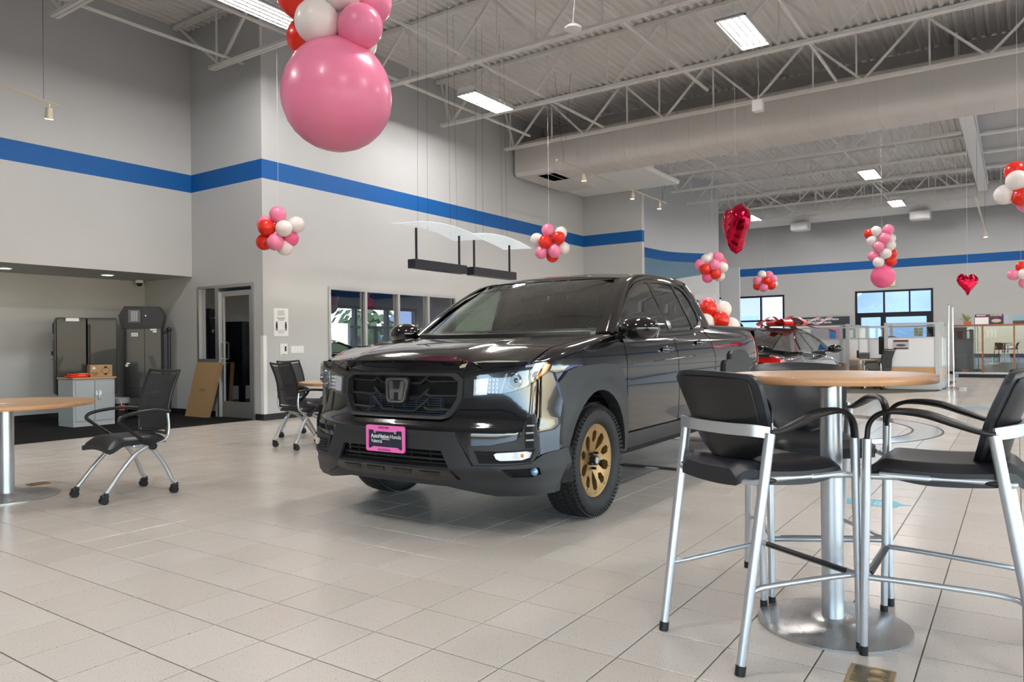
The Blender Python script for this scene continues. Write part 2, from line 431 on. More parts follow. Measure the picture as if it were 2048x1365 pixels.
m_grout = mat('grout', (0.20, 0.17, 0.135), 0.8, var=0.1, vscale=20)
U0, U1, V0, V1 = -7.0, 30.0, -10.0, 13.4
fl = MB().box(((U0 + U1) / 2, (V0 + V1) / 2, -0.054), (U1 - U0, V1 - V0, 0.10)).obj('floor', m_grout)
tag(fl, kind='structure')
CARPET_V = 10.09
def in_rug(x, y): return y > CARPET_V and x < 7.41
def project(x, y, z=0.0):
    p = Vector((x, y, z - EYE)); w = p.dot(fw)
    if w < 0.05: return None
    a, b = p.dot(rt) * 1475 / w, -p.z * 1475 / w
    return 1024 + cr * a + sr * b, 692 - sr * a + cr * b, w
tiles = []
gw = 0.0055
for i in range(int((U0 - OU) / PITCH), int((U1 - OU) / PITCH)):
    for j in range(int((V0 - OV) / PITCH), int((10.3 - OV) / PITCH)):
        x, y = OU + (i + 0.5) * PITCH, OV + (j + 0.5) * PITCH
        if in_rug(x, y - PITCH / 2 + 0.01): continue
        q = project(x, y)
        vis = q is not None and -40 < q[0] < 2090 and q[1] < 1400
        tiles.append((q[2] if vis else 1e3 + math.hypot(x, y), x, y))
tiles.sort()
hs = (PITCH - gw) / 2
def tile_box(mb, x, y, b=0.0012):
    h = hs; o = [(-h, -h), (h, -h), (h, h), (-h, h)]; k = h - b; t = [(-k, -k), (k, -k), (k, k), (-k, k)]
    vs = [(x + a, y + c, -0.004) for a, c in o] + [(x + a, y + c, -b) for a, c in o] + [(x + a, y + c, 0) for a, c in t]
    fs = [(8, 9, 10, 11)] + [(4 + a, 4 + (a + 1) % 4, 8 + (a + 1) % 4, 8 + a) for a in range(4)] + [(a, (a + 1) % 4, 4 + (a + 1) % 4, 4 + a) for a in range(4)]
    mb.add(vs, fs, 0, False)
tm = MB(); tile_box(tm, 0, 0); tme = tm.mesh('tile', m_tile)
for d, x, y in tiles[:300]:
    o = bpy.data.objects.new('tile', tme); COL.objects.link(o); o.location = (x, y, 0); o.parent = fl
rest = MB()
for d, x, y in tiles[300:]:
    k = hs
    if math.hypot(x, y) < 14: tile_box(rest, x, y)
    else: rest.add([(x - k, y - k, 0), (x + k, y - k, 0), (x + k, y + k, 0), (x - k, y + k, 0)], [(0, 1, 2, 3)], 0, False)
tag(rest.obj('tile_field', m_tile, fl), kind='stuff')
m_carpet = mat('charcoal_carpet', (0.016, 0.016, 0.0165), 0.95, var=0.35, vscale=120, bump=0.6, bscale=400, spec=0.1)
tag(MB().box(((U0 + 7.41) / 2, (CARPET_V + 13.35) / 2, 0.001), (7.41 - U0, 13.35 - CARPET_V, 0.010)).obj('floor_carpet', m_carpet), kind='structure')

# ------------------------------------------------------------------ walls with openings
def wall(name, axis, c, t, a0, a1, z0, z1, holes=(), m=None):
    """axis 'v': wall in the plane y=c, runs along x a0..a1; axis 'u': plane x=c, runs along y. thickness t grows away from the room (+)"""
    A = sorted({a0, a1, *[h[0] for h in holes], *[h[1] for h in holes]}); Z = sorted({z0, z1, *[h[2] for h in holes], *[h[3] for h in holes]})
    mb = MB()
    for i in range(len(A) - 1):
        for j in range(len(Z) - 1):
            ca, czz = (A[i] + A[i + 1]) / 2, (Z[j] + Z[j + 1]) / 2
            if any(h[0] < ca < h[1] and h[2] < czz < h[3] for h in holes): continue
            d = (A[i + 1] - A[i], abs(t), Z[j + 1] - Z[j])
            if axis == 'v': mb.box((ca, c + t / 2, czz), d)
            else: mb.box((c + t / 2, ca, czz), (d[1], d[0], d[2]))
    return tag(mb.obj(name, m or m_wall), kind='structure')
HC = 6.72
wall('wall_left', 'v', 11.79, 0.15, U0, 7.41, 2.40, HC)
wall('wall_alcove', 'v', 13.30, 0.15, U0, 7.56, 0, 2.5, m=m_wall_plain)
tag(MB().box(((U0 + 7.41) / 2, 12.62, 2.45), (7.41 - U0, 1.36, 0.10)).obj('ceiling_alcove', m_wall_plain), kind='structure')
wall('wall_middle', 'u', 7.41, 0.15, 9.859, 13.40, 0, HC, [(10.08, 11.06, 0, 2.21), (11.06, 11.62, 0.93, 2.21)])
wall('wall_center', 'v', 9.859, 0.15, 7.56, 18.06, 0, HC, [(8.75, 12.29, 0.93, 2.21)])
wall('wall_return', 'u', 17.91, 0.15, 8.115, 9.859, 0, HC)
WIN2 = (7.56, 10.4, 0.35, 3.05); DOOR = (2.46, 5.0, 0, 3.05)
wall('wall_back', 'u', 30.0, 0.2, -10.2, 10.6, 0, HC, [WIN2, DOOR])
wall('wall_right', 'v', -10.0, -0.2, U0 - .2, 30.2, 0, HC, [(-6, 28, 0.25, 2.45)])
wall('wall_front', 'u', -7.0, -0.2, -10.0, 13.4, 0, HC, [(-9.0, 3.0, 0.25, 2.45)])
wall('wall_side', 'v', 10.6, 0.2, 18.06, 30.2, 0, HC)
# curved feature wall behind the sedan: painted band, teal and navy swoosh, pale lower field
cpts = smooth_path([(20.1, 9.25, 0), (20.94, 9.46, 0), (21.64, 9.47, 0), (22.76, 9.31, 0), (23.74, 8.73, 0), (24.22, 8.34, 0), (24.35, 8.25, 0)], 5)
def ribbon(pts, z0f, z1f, mi, mb, off=0.0, nz=1):
    P = [Vector(p) for p in pts]; vs = []; n = len(P)
    for i, p in enumerate(P):
        t = (P[min(i + 1, n - 1)] - P[max(i - 1, 0)]).normalized(); q = p + Vector((t.y, -t.x, 0)) * off; f = i / (n - 1)
        vs += [(q.x, q.y, z0f(f)), (q.x, q.y, z1f(f))]
    mb.add(vs, [(2 * i, 2 * i + 2, 2 * i + 3, 2 * i + 1) for i in range(n - 1)], mi, True)
cw = MB(); ribbon(cpts, lambda f: 0.0, lambda f: HC, 0, cw)
cw.add([(24.35, 8.25, 0), (24.5, 8.4, 0), (24.5, 8.4, HC), (24.35, 8.25, HC)], [(0, 1, 2, 3)], 0, False)
cwo = tag(cw.obj('wall_curved', m_curved, sharp=60), kind='structure')
m_teal = mat('teal_graphic', (0.13, 0.24, 0.34), 0.5, var=0.2, vscale=1.2); m_navy = mat('navy_graphic', (0.015, 0.035, 0.11), 0.5, var=0.2)
g = MB(); low = spl([0, .2, .45, .7, 1], [3.05, 3.02, 3.2, 3.45, 3.55])
ribbon(cpts, lambda f: max(3.36 - .1 * f, low(f)), lambda f: 3.85, 0, g, 0.012); tag(g.obj('swoosh_graphic', m_teal, cwo, sharp=60), kind='structure')
g = MB(); ribbon(cpts, low, lambda f: max(3.36 - .1 * f, low(f)), 0, g, 0.012); tag(g.obj('swoosh_navy', m_navy, cwo, sharp=60), kind='structure')  # navy lower part of the swoosh graphic
tag(MB().box((24.72, 7.98, 1.85), (0.08, 0.62, 3.7)).obj('wall_wing', m_curved), kind='structure')

# baseboards
def base(name, x0, y0, x1, y1):
    dx, dy = x1 - x0, y1 - y0
    tag(MB().box(((x0 + x1) / 2, (y0 + y1) / 2, 0.05), (abs(dx) + .012, abs(dy) + .012, 0.10), bev=0.004).obj(name, m_base), kind='structure')
base('baseboard_alcove', U0, 13.294, 7.40, 13.294); base('baseboard_middle', 7.404, 11.14, 7.404, 13.29); base('baseboard_corner', 7.404, 9.853, 7.404, 10.06)
base('baseboard_center', 7.41, 9.853, 17.90, 9.853); base('baseboard_back', 29.994, -10, 29.994, 2.42); base('baseboard_backleft', 29.994, 5.04, 29.994, 10.5)
# corner guard on the wall corner
tag(MB().box((7.400, 9.880, 0.725), (0.008, 0.062, 1.25)).box((7.43, 9.848, 0.725), (0.068, 0.008, 1.25)).obj('trim_1', m_white), kind='structure')

# ------------------------------------------------------------------ ceiling deck: trapezoid flutes along the room
dk = MB(); fp = 0.1524; prof = [(0, 0), (0.045, 0), (0.062, 0.045), (0.130, 0.045), (0.1524, 0)]
y = V0; pr = []
while y < 13.4:
    pr += [(y + a, 6.64 + b) for a, b in prof[:-1]]; y += fp
vs = []
for a, b in pr: vs += [(U0, a, b), (U1 + .2, a, b)]
dk.add(vs, [(2 * i, 2 * i + 2, 2 * i + 3, 2 * i + 1) for i in range(len(pr) - 1)], 0, False)
dk.box(((U0 + U1) / 2, (V0 + V1) / 2, 6.76), (U1 - U0 + 1, V1 - V0 + 1, 0.06))
tag(dk.obj('ceiling', m_ceil), kind='structure')

# ------------------------------------------------------------------ steel joists
ZB, ZT = 5.69, 6.60
def unit_member(w): return MB().box((0, 0, 0.5), (w, w, 1)).mesh('web_member', m_steel)
me_d, me_v = unit_member(0.038), unit_member(0.026)
def member(parent, a, b, me):
    o = bpy.data.objects.new('web_member', me); COL.objects.link(o); o.parent = parent
    a, b = Vector(a), Vector(b); d = b - a
    o.location = a; o.rotation_mode = 'QUATERNION'; o.rotation_quaternion = Vector((0, 0, 1)).rotation_difference(d.normalized()); o.scale = (1, 1, d.length)
JU = [2.4, 4.77, 7.13, 9.38, 11.72, 14.02, 16.7, 18.8, 20.9, 22.95, 25.1, 27.3]
JNAME = ['joist out above the camera', 'joist crossing the top left corner', 'joist ending beside the left bulkhead', 'joist behind the big pink balloon column', 'joist carrying the near fluorescent lights',
         'joist along the front of the big duct', 'first slim joist beyond the big duct', 'second slim joist beyond the big duct', 'third slim joist, ending on the curved wall', 'fourth slim joist beyond the big duct', 'fifth slim joist beyond the big duct', 'last slim joist before the back wall']
for k, u in enumerate(JU):
    vend_t, vend_b = (11.78, 10.75) if u < 7.4 else (8.55, 8.5) if 16 < u < 17.8 else (9.85, 9.75) if u < 16 else (9.2, 8.5) if 20 < u < 22 else (8.9, 8.8) if 22 < u < 24 else (9.0, 8.9)
    vs0 = -6.0 if u < 15 else 0.98
    j = thing('steel_joist', 'white open-web steel ' + JNAME[k], 'joist', (u, 0, 0), group='open-web roof joists')
    MB().box((-.028, (vs0 + vend_t) / 2, ZT), (0.045, vend_t - vs0, 0.055)).box((.028, (vs0 + vend_t) / 2, ZT), (0.045, vend_t - vs0, 0.055)).obj('top_chord', m_steel, j)
    MB().box((-.030, (vs0 + vend_b) / 2, ZB), (0.048, vend_b - vs0, 0.05)).box((.030, (vs0 + vend_b) / 2, ZB), (0.048, vend_b - vs0, 0.05)).obj('bottom_chord', m_steel, j)
    n = int((vend_b - 0.35 - vs0) / 0.915); p0 = vend_b - 0.25
    pts = [(0, p0 - i * 0.915, ZB if i % 2 == 0 else ZT) for i in range(n + 1)]
    member(j, (0, vend_t - .1, ZT), pts[0], me_d)
    for a, b in zip(pts, pts[1:]): member(j, a, b, me_d)
    for i, p in enumerate(pts):
        if i % 2: member(j, (0, p[1] - 0.1, ZB), (0, p[1] - 0.1, ZT), me_v)
        elif i % 4 == 0: member(j, (0, p[1] + 0.1, ZB), (0, p[1] + 0.1, ZT), me_v)
# bridging rods between the joists
for nm, v, z, u0, u1, lab in (('bridging_rod', 10.3, 5.74, 2.4, 7.5, 'thin white bridging rod under the joists beside the left bulkhead'), ('bridging_rod', 7.2, 5.74, 7.13, 14.0, 'thin white bridging rod crossing the joists left of the duct'),
                              ('bridging_rod', 2.6, 5.74, 7.13, 14.0, 'thin white bridging rod crossing the joists above the bar table'), ('bridging_rod', 3.4, 5.72, 16.7, 27.3, 'white bridging rod running through the far slim joists on the right'),
                              ('bridging_rod', 6.4, 5.72, 16.7, 27.3, 'white bridging rod running through the far slim joists on the left')):
    tag(MB().box(((u0 + u1) / 2, v, z + .02), (u1 - u0, 0.035, 0.035)).obj(nm, m_steel), lab, 'rod', 'bridging rods of the roof')
for v, z, lab in ((9.0, 5.86, 'pale sprinkler pipe hung under the deck along the stripe wall'), (4.9, 6.05, 'pale sprinkler pipe hung under the deck above the truck')):
    sp = tag(MB().tube([(-4, v, z), (13.9, v, z)], 0.03, 8).obj('sprinkler_pipe', m_steel), lab, 'pipe')
# big rectangular duct behind the sixth joist, and the girder panel over it
d = thing('air_duct', 'large beige-grey rounded rectangular air duct crossing the whole ceiling', 'duct', (0, 0, 0))
sec = rrect(1.15, 0.86, 0.22, 5, 15.05, 5.58)
def ductloft(mb, v0, v1):
    n = len(sec); vs = [(x, v0, z) for x, z in sec] + [(x, v1, z) for x, z in sec]
    mb.add(vs, [(i, n + i, n + (i + 1) % n, (i + 1) % n) for i in range(n)], 0, True); mb.add(vs, [tuple(range(n)), tuple(range(2 * n - 1, n - 1, -1))], 0, False)
mb = MB(); ductloft(mb, -6, 9.3); mb.obj('duct_body', m_duct, d)
rib = MB(); sec = rrect(1.164, 0.874, 0.225, 5, 15.05, 5.58); ductloft(rib, -0.006, 0.006); rme = rib.mesh('seam_rib', m_duct)
for i in range(52):
    o = bpy.data.objects.new('seam_rib', rme); COL.objects.link(o); o.parent = d; o.location = (0, -5.8 + i * 0.29, 0)
MB().box((15.6, 9.3, 5.55), (2.3, 1.1, 0.8), bev=0.08).obj('duct_elbow', m_duct, d)
MB().box((16.6, 8.45, 5.28), (2.6, 2.8, 0.12), bev=0.03).obj('plenum_tray', m_white, d)
MB().box((15.3, 0.1, 4.95 + .55), (0.34, 0.30, 0.22), bev=0.02).obj('damper_box', m_steel, d)
tag(MB().box((15.85, 0.5, 6.18), (0.16, 18.6, 0.86)).obj('trim_2', m_grey_panel), kind='structure')
d = thing('far_duct', 'long white round air duct along the top of the back wall', 'duct', (0, 0, 0))
MB().cyl((28.9, -6, 6.02), (28.9, 8.6, 6.02), 0.42, n=24).obj('duct_body', m_white, d)
for v in (6.6, 2.7, -1.2): MB().box((28.6, v, 5.45), (0.5, 0.62, 0.30), bev=0.03).obj('air_outlet', m_white, d)
for v in (6.0, 4.4, 1.9, 0.4): MB().box((28.4, v, 6.2), (0.03, 0.03, 0.85)).obj('duct_hanger', m_steel, d)
# white girder along the room and the solid purlins right of it
tag(MB().box((21.4, 0.86, 6.10), (12.2, 0.30, 0.06)).box((21.4, 0.86, 6.38), (12.2, 0.06, 0.52)).box((21.4, 0.86, 5.98), (12.2, 0.26, 0.22)).obj('trim_3', m_white), kind='structure')
for k, u in enumerate([16.9, 18.9, 20.9, 22.95, 25.0]):
    tag(MB().box((u, -2.6, 6.36), (0.06, 6.7, 0.52)).box((u, -2.6, 6.10), (0.22, 6.7, 0.05)).box((u, -2.6, 6.60), (0.22, 6.7, 0.05)).obj('roof_purlin', m_white),
        'solid white I-section purlin right of the white girder, ' + ['nearest of the five', 'second of the five', 'middle of the five', 'fourth of the five', 'farthest of the five'][k], 'purlin', 'solid purlins right of the girder')
# ------------------------------------------------------------------ fluorescent high-bay fixtures
m_tube = mat('lit_tube', (1, 1, 1), 0.4, emit=(1.0, 0.96, 0.92), estr=TUBE_POWER)
m_refl = mat('mirror_reflector', (0.85, 0.85, 0.83), 0.12, 1.0, rvar=0.03)
def fixture(u, v, z, label, n=4, w=0.42, grp='fluorescent high-bay lights'):
    t = thing('ceiling_light', label, 'ceiling light', (u, v, z), group=grp)
    l = 1.22
    h = MB()
    P = [(-w / 2, 0), (w / 2, 0), (w / 2, .03), (w / 2 - .08, .11), (-w / 2 + .08, .11), (-w / 2, .03)]
    h.add([(-l / 2, a, b) for a, b in P] + [(l / 2, a, b) for a, b in P], [(i, 6 + i, 6 + (i + 1) % 6, (i + 1) % 6) for i in range(1, 6)] + [(0, 1, 2, 3, 4, 5), (11, 10, 9, 8, 7, 6)], 0, False)
    h.box((0, -w / 2 + .008, -.005), (l, .016, .03)).box((0, w / 2 - .008, -.005), (l, .016, .03)).box((-l / 2 + .012, 0, -.005), (.024, w, .03)).box((l / 2 - .012, 0, -.005), (.024, w, .03))
    h.obj('housing', m_white, t)
    r = MB(); s = (w - .05) / n
    for i in range(n):
        y = -w / 2 + .025 + s * (i + .5)
        q = [(y - s / 2, -.002), (y - s * .25, .022), (y + s * .25, .022), (y + s / 2, -.002)]
        r.add([(-l / 2 + .03, a, b) for a, b in q] + [(l / 2 - .03, a, b) for a, b in q], [(k, k + 1, 5 + k, 4 + k) for k in range(3)], 0, False)
    r.obj('reflector', m_refl, t)
    for i in range(n):
        y = -w / 2 + .025 + s * (i + .5)
        MB().cyl((-l / 2 + .06, y, 0.004), (l / 2 - .06, y, 0.004), 0.0125, n=8).obj('lamp_tube', m_tube, t)
    for a in (-.45, .45): MB().tube([(a, 0, .10), (a * .6, 0, 6.66 - z)], .004, 5).obj('hanger_wire', m_steel, t)
L_ = [(6.15, 8.15, 'long four-tube light cut by the top edge beside the big pink balloon'), (10.85, 7.96, 'four-tube light hanging left of the joists over the truck'), (16.7, 7.69, 'four-tube light hanging under the end of the big duct'), (26.4, 7.75, 'far four-tube light partly behind the red foil heart'),
      (10.6, 3.2, 'bright four-tube light at top centre right, nearest over the bar table'), (16.45, 3.15, 'four-tube light hanging just below the big duct'), (21.5, 3.2, 'four-tube light hanging among the far slim joists'), (26.5, 3.16, 'four-tube light farthest away before the back wall duct')]
for u, v, lab in L_: fixture(u, v, 5.60, 'white ' + lab)
for u, v in ((0.9, 8.1), (5.4, 3.2), (0.2, 3.2), (5.4, -1.9), (10.7, -1.9), (16, -1.9), (0.2, -1.9), (21.5, -1.9), (26.5, -1.9), (5.4, -6.6), (16, -6.6)):
    fixture(u, v, 5.60, 'white four-tube ceiling light outside the photo, part of the same light grid', grp='lights of the grid outside the view')

# ------------------------------------------------------------------ track lights
m_brass = mat('cream_track', (0.62, 0.55, 0.42), 0.4, 0.3, var=0.05)
m_spot = mat('lit_spot', (1, .9, .7), 0.4, emit=(1.0, 0.80, 0.50), estr=45.0)
def track(a, b, heads, label, wires):
    a, b = Vector(a), Vector(b)
    t = thing('track_light', label, 'track light', a, group='ceiling track lights')
    MB().tube([(0, 0, 0), tuple(b - a)], 0.018, 4).obj('track_rail', m_brass, t)
    for f, dx, dy in heads:
        p = (b - a) * f; d = Vector((dx, dy, -1)).normalized()
        h = MB().cyl(p + Vector((0, 0, -.01)), p + Vector((0, 0, -.09)), .012, n=8)
        c = p + Vector((0, 0, -.10)); h.cyl(c - d * .03, c + d * .11, .042, .052, n=14)
        o = h.obj('spot_head', m_brass, t)
        MB().cyl(c + d * .108, c + d * .116, .046, n=14).obj('spot_lens', m_spot, o)
    w = MB()
    for f, tx, ty in wires: p = (b - a) * f; MB().tube([tuple(p), (p.x + tx, p.y + ty, 6.66 - a.z)], .003, 4).obj('suspension_wire', m_darkframe, t)
track((12.5, 7.46, 4.80), (18.0, 7.46, 4.80), [(.20, .2, .1), (.63, .3, .2), (.92, .2, .2)], 'cream track with three lit spotlights hanging under the duct', [(.05, 0, .2), (.05, .15, -.1), (.95, .1, -.3), (.95, 0, 0)])
track((1.6, 9.38, 4.40), (4.70, 10.50, 4.40), [(.955, .1, .3)], 'cream track with one lit spotlight in front of the left bulkhead', [(.93, 0, 0), (.3, 0, 0)])
track((19.5, 0.75, 4.35), (26.6, 0.75, 4.35), [(.80, .2, -.1)], 'pale track with one spotlight hanging in front of the back wall stripe', [(.8, 0, 0), (.1, 0, 0)])

# ------------------------------------------------------------------ pendant lights over the desk by the stripe wall
m_diff = mat('white_diffuser', (0.82, 0.86, 0.88), 0.35, emit=(0.85, 0.95, 1.0), estr=0.3)
m_bar = mat('dark_slate_bar', (0.013, 0.014, 0.020), 0.4, var=0.1)
def pendant(u, v, label, zb=2.40):
    t = thing('pendant_light', label, 'pendant light', (u, v, zb), group='pendant lights with curved white diffusers')
    MB().box((0, 0, 0), (1.26, 0.16, 0.135), bev=0.004).obj('lamp_bar', m_bar, t)
    for a in (-.52, .52): MB().box((a, 0, .30), (.022, .03, .50)).obj('strut', m_bar, t)
    f = lambda a, b, s: ((a - .5) * 1.55, (b - .5) * 0.62, .50 + .13 * (1 - ((a - .35) * 1.5) ** 2) + (.006 if s else 0) + .03 * (b - .5))
    MB().sheet(f, .006, 18, 4).obj('diffuser', m_diff, t)
    w = MB()
    for a, b in ((-.6, -.1), (.6, .1), (-.2, .05), (.3, 0)): MB().tube([(a, b, .55), (a * .9, b, 6.66 - zb)], .0022, 4).obj('suspension_wire', m_darkframe, t)
pendant(8.92, 7.5, 'pendant light with curved white diffuser over a black bar, the left of the two')
pendant(10.36, 7.5, 'pendant light with curved white diffuser over a black bar, the right of the two')

# ------------------------------------------------------------------ balloons
m_pink = mat('pink_latex', (0.86, 0.235, 0.40), 0.30, var=0.03, coat=0.1)
m_deep = mat('hot_pink_latex', (0.84, 0.13, 0.30), 0.32, var=0.03, coat=0.1)
m_red = mat('red_latex', (0.75, 0.025, 0.012), 0.28, var=0.03, coat=0.1)
m_wht = mat('white_latex', (0.80, 0.75, 0.74), 0.32, var=0.03, coat=0.1)
m_string = mat('pale_string', (0.6, 0.6, 0.6), 0.7, var=0.05)
BM = {'p': m_pink, 'r': m_red, 'w': m_wht, 'd': m_deep}
def lathe_balloon(r, q=1.12):
    pr = []
    for i in range(15):
        t = PI * i / 14; rad = math.sin(t); zc = math.cos(t)
        pr.append((max(0.0, r * rad), r * (zc if zc > 0 else zc * q)))
    return pr
UB = {}
def balloon(parent, c, r, key, axis=None, name='balloon', n=20):
    k = (key, n)
    if k not in UB:
        mb = MB().lathe(lathe_balloon(1.0), n); mb.cyl((0, 0, -1.20), (0, 0, -1.09), .055, .02, n=6); UB[k] = mb.mesh('balloon', BM[key], 180)
    o = bpy.data.objects.new(name, UB[k]); COL.objects.link(o); o.parent = parent; o.location = c; o.scale = (r, r, r)
    a = Vector(axis) if axis is not None else Vector((0, 0, 1))
    o.rotation_mode = 'QUATERNION'; o.rotation_quaternion = Vector((0, 0, 1)).rotation_difference(a.normalized())
    return o
RT3, FW3 = Vector((math.sin(YAW), -math.cos(YAW), 0)), Vector((math.cos(YAW), math.sin(YAW), 0))
def cluster(loc, items, label, r, top=6.66, group='balloon clusters hung from the ceiling', string=True, R0=None):
    """items: (across, up, depth, colour) in balloon radii about the cluster centre"""
    t = thing('balloon_cluster', label, 'balloons', loc, group=group)
    ctr = R0 or Vector((0, 0, 0))
    for it in items:
        a, b, d, k = it[:4]; rr = r * (it[4] if len(it) > 4 else 1.0)
        p = RT3 * (a * r) + FW3 * (d * r) + Vector((0, 0, b * r))
        ax = p - Vector((0, 0, 0 if len(it) <= 5 else it[5] * r)); balloon(t, p, rr, k, ax if ax.length > 1e-4 else None)
    if string: MB().tube([(0, 0, 0), (0, 0, top - loc[2])], .0025, 4).obj('string', m_string, t)
    return t
def at(px, py, d):
    """room point at distance d (along the view direction) on the line of sight of a photo pixel"""
    x, y = px - 1024.0, py - 692.0; x, y = cr * x - sr * y, sr * x + cr * y
    return Vector((0, 0, EYE)) + (FW3 + RT3 * (x / 1475) - Vector((0, 0, 1)) * (y / 1475)) * d
def px_items(cx, cy, r, lst): return [((x - cx) / r, (cy - y) / r, dz, k) + tuple(e) for x, y, dz, k, *e in lst]
# big column at top left: one giant pink balloon under rings of smaller ones
d0 = 5.8; c0 = at(674, 198, d0); R = 111 / 1475 * d0 * .985
t = cluster(c0, [(0, .02, 0, 'p')], 'tall balloon column with one giant pink balloon at the bottom', R, string=False)
for o in list(t.children): o.rotation_quaternion = (0, 1, 0, 0); o.name = 'giant_balloon'; o.scale = (R, R, R * .965)
for x, y, dz, k in ((634, 44, -.16, 'w'), (721, 53, -.16, 'p'), (616, 76, .16, 'r'), (712, 84, .2, 'w'), (598, -6, -.02, 'r'), (741, 6, .08, 'p'), (680, -24, -.14, 'w'), (636, -70, -.1, 'p'), (716, -72, -.05, 'r'), (676, -110, .05, 'w'), (610, -110, .1, 'r'), (748, -105, .1, 'p')):
    p = at(x, y, d0 + dz) - c0; balloon(t, p, 43 / 1475 * d0, k, p - Vector((0, 0, p.z)) + Vector((0, 0, .05)), n=24)
MB().tube([(0, 0, R), (0, 0, 6.66 - c0.z)], .003, 4).obj('string', m_string, t)
r = 16.5
cluster(at(557, 463, 11), px_items(557, 463, r, [(557, 430, -.2, 'p'), (527, 446, .6, 'p'), (538, 458, -1.0, 'r'), (573, 460, -1.0, 'w'), (591, 449, .4, 'w'), (528, 484, .1, 'r'), (555, 487, -.9, 'p'), (578, 476, .6, 'd'), (567, 494, .5, 'w'), (560, 452, 1.2, 'r')]), 'balloon cluster of pink, red and white hanging beside the projecting wall corner', r / 1475 * 11)
r = 13
cluster(at(1098, 486, 14), px_items(1098, 486, r, [(1096, 461, -.1, 'p'), (1122, 465, .7, 'w'), (1074, 478, .5, 'w'), (1089, 486, -1.0, 'r'), (1117, 478, -.9, 'r'), (1082, 506, -.3, 'p'), (1108, 505, -1.0, 'p'), (1127, 496, .6, 'w'), (1105, 512, .4, 'r'), (1098, 485, 1.2, 'p')]), 'balloon cluster of pink, red and white hanging right of the pendant lights', r / 1475 * 14)
r = 11.5
cluster(at(1425, 533, 17), px_items(1425, 533, r, [(1414, 519, .3, 'w'), (1423, 516, .5, 'w'), (1435, 516, -.2, 'p'), (1402, 529, .5, 'p'), (1408, 540, -.8, 'r'), (1425, 532, -1.1, 'p'), (1444, 536, -.2, 'w'), (1428, 549, -.8, 'r'), (1415, 555, -.1, 'd'), (1440, 552, .6, 'w'), (1445, 526, .8, 'r')]), 'balloon cluster hanging against the curved wall left of the foil heart edge', r / 1475 * 17)
r = 9
cluster(at(1531, 564, 21), px_items(1531, 564, r, [(1525, 550, .3, 'w'), (1538, 551, .2, 'p'), (1515, 562, .0, 'p'), (1544, 559, -.3, 'p'), (1530, 563, -1, 'r'), (1540, 572, -.8, 'r'), (1525, 576, -.7, 'p'), (1516, 572, .4, 'r'), (1548, 568, .6, 'w'), (1532, 556, .8, 'w')]), 'small far balloon cluster hanging above the sedan before the back wall', r / 1475 * 21)
r = 10.5; dd = 15.5
cluster(at(1764, 512, dd), px_items(1764, 512, r, [(1752, 463, -.1, 'w'), (1776, 460, -.2, 'p'), (1743, 467, .7, 'r'), (1746, 481, .3, 'w'), (1764, 478, -1.0, 'p'), (1783, 477, .4, 'w'), (1753, 495, -.8, 'p'), (1777, 492, -.7, 'w'), (1766, 509, -1.1, 'w'), (1748, 512, .3, 'p'), (1785, 508, .3, 'r'), (1753, 526, -.7, 'w'), (1778, 524, -.8, 'r'), (1765, 554, 0, 'd', 2.15, 3.0)]), 'far balloon column ending in a large hot pink balloon above the back door', r / 1475 * dd)
r = 20
cluster(at(2036, 372, 9), px_items(2036, 372, r, [(2022, 365, -.9, 'w'), (2034, 342, .2, 'r'), (2014, 388, .3, 'w'), (2034, 397, -.8, 'r'), (2056, 368, -.7, 'p'), (2060, 340, 0, 'r'), (2058, 405, .2, 'p'), (2066, 390, .5, 'w')]), 'balloon cluster cut by the right edge above the back wall stripe', r / 1475 * 9)
r = 11
cluster(at(2042, 550, 14), px_items(2042, 550, r, [(2042, 534, -.2, 'r'), (2028, 550, .2, 'p'), (2040, 550, -1, 'w'), (2045, 567, -.6, 'p'), (2060, 546, 0, 'p'), (2056, 562, .3, 'r')]), 'lower balloon cluster cut by the right edge below the back wall stripe', r / 1475 * 14)
# balloons added inside the office, standing in for reflections in its window
r = 15
cluster(at(666, 603, 16.0), px_items(666, 603, r, [(662, 592, .3, 'w'), (662, 601, -.6, 'd'), (661, 614, -.3, 'p'), (655, 604, .8, 'r')]), 'balloon cluster added inside the office for a reflection at the left end of its window', r / 1475 * 16, group='balloons standing in for window reflections', top=3.0)
r = 16
cluster(at(884, 597, 18.0), px_items(884, 597, r, [(878, 596, 0, 'd', 1.4), (902, 606, -.4, 'd', .8), (860, 590, .6, 'p'), (890, 585, .4, 'r')]), 'hot pink balloon cluster added inside the office for a reflection at the right end of its window', r / 1475 * 18, group='balloons standing in for window reflections', top=3.0)
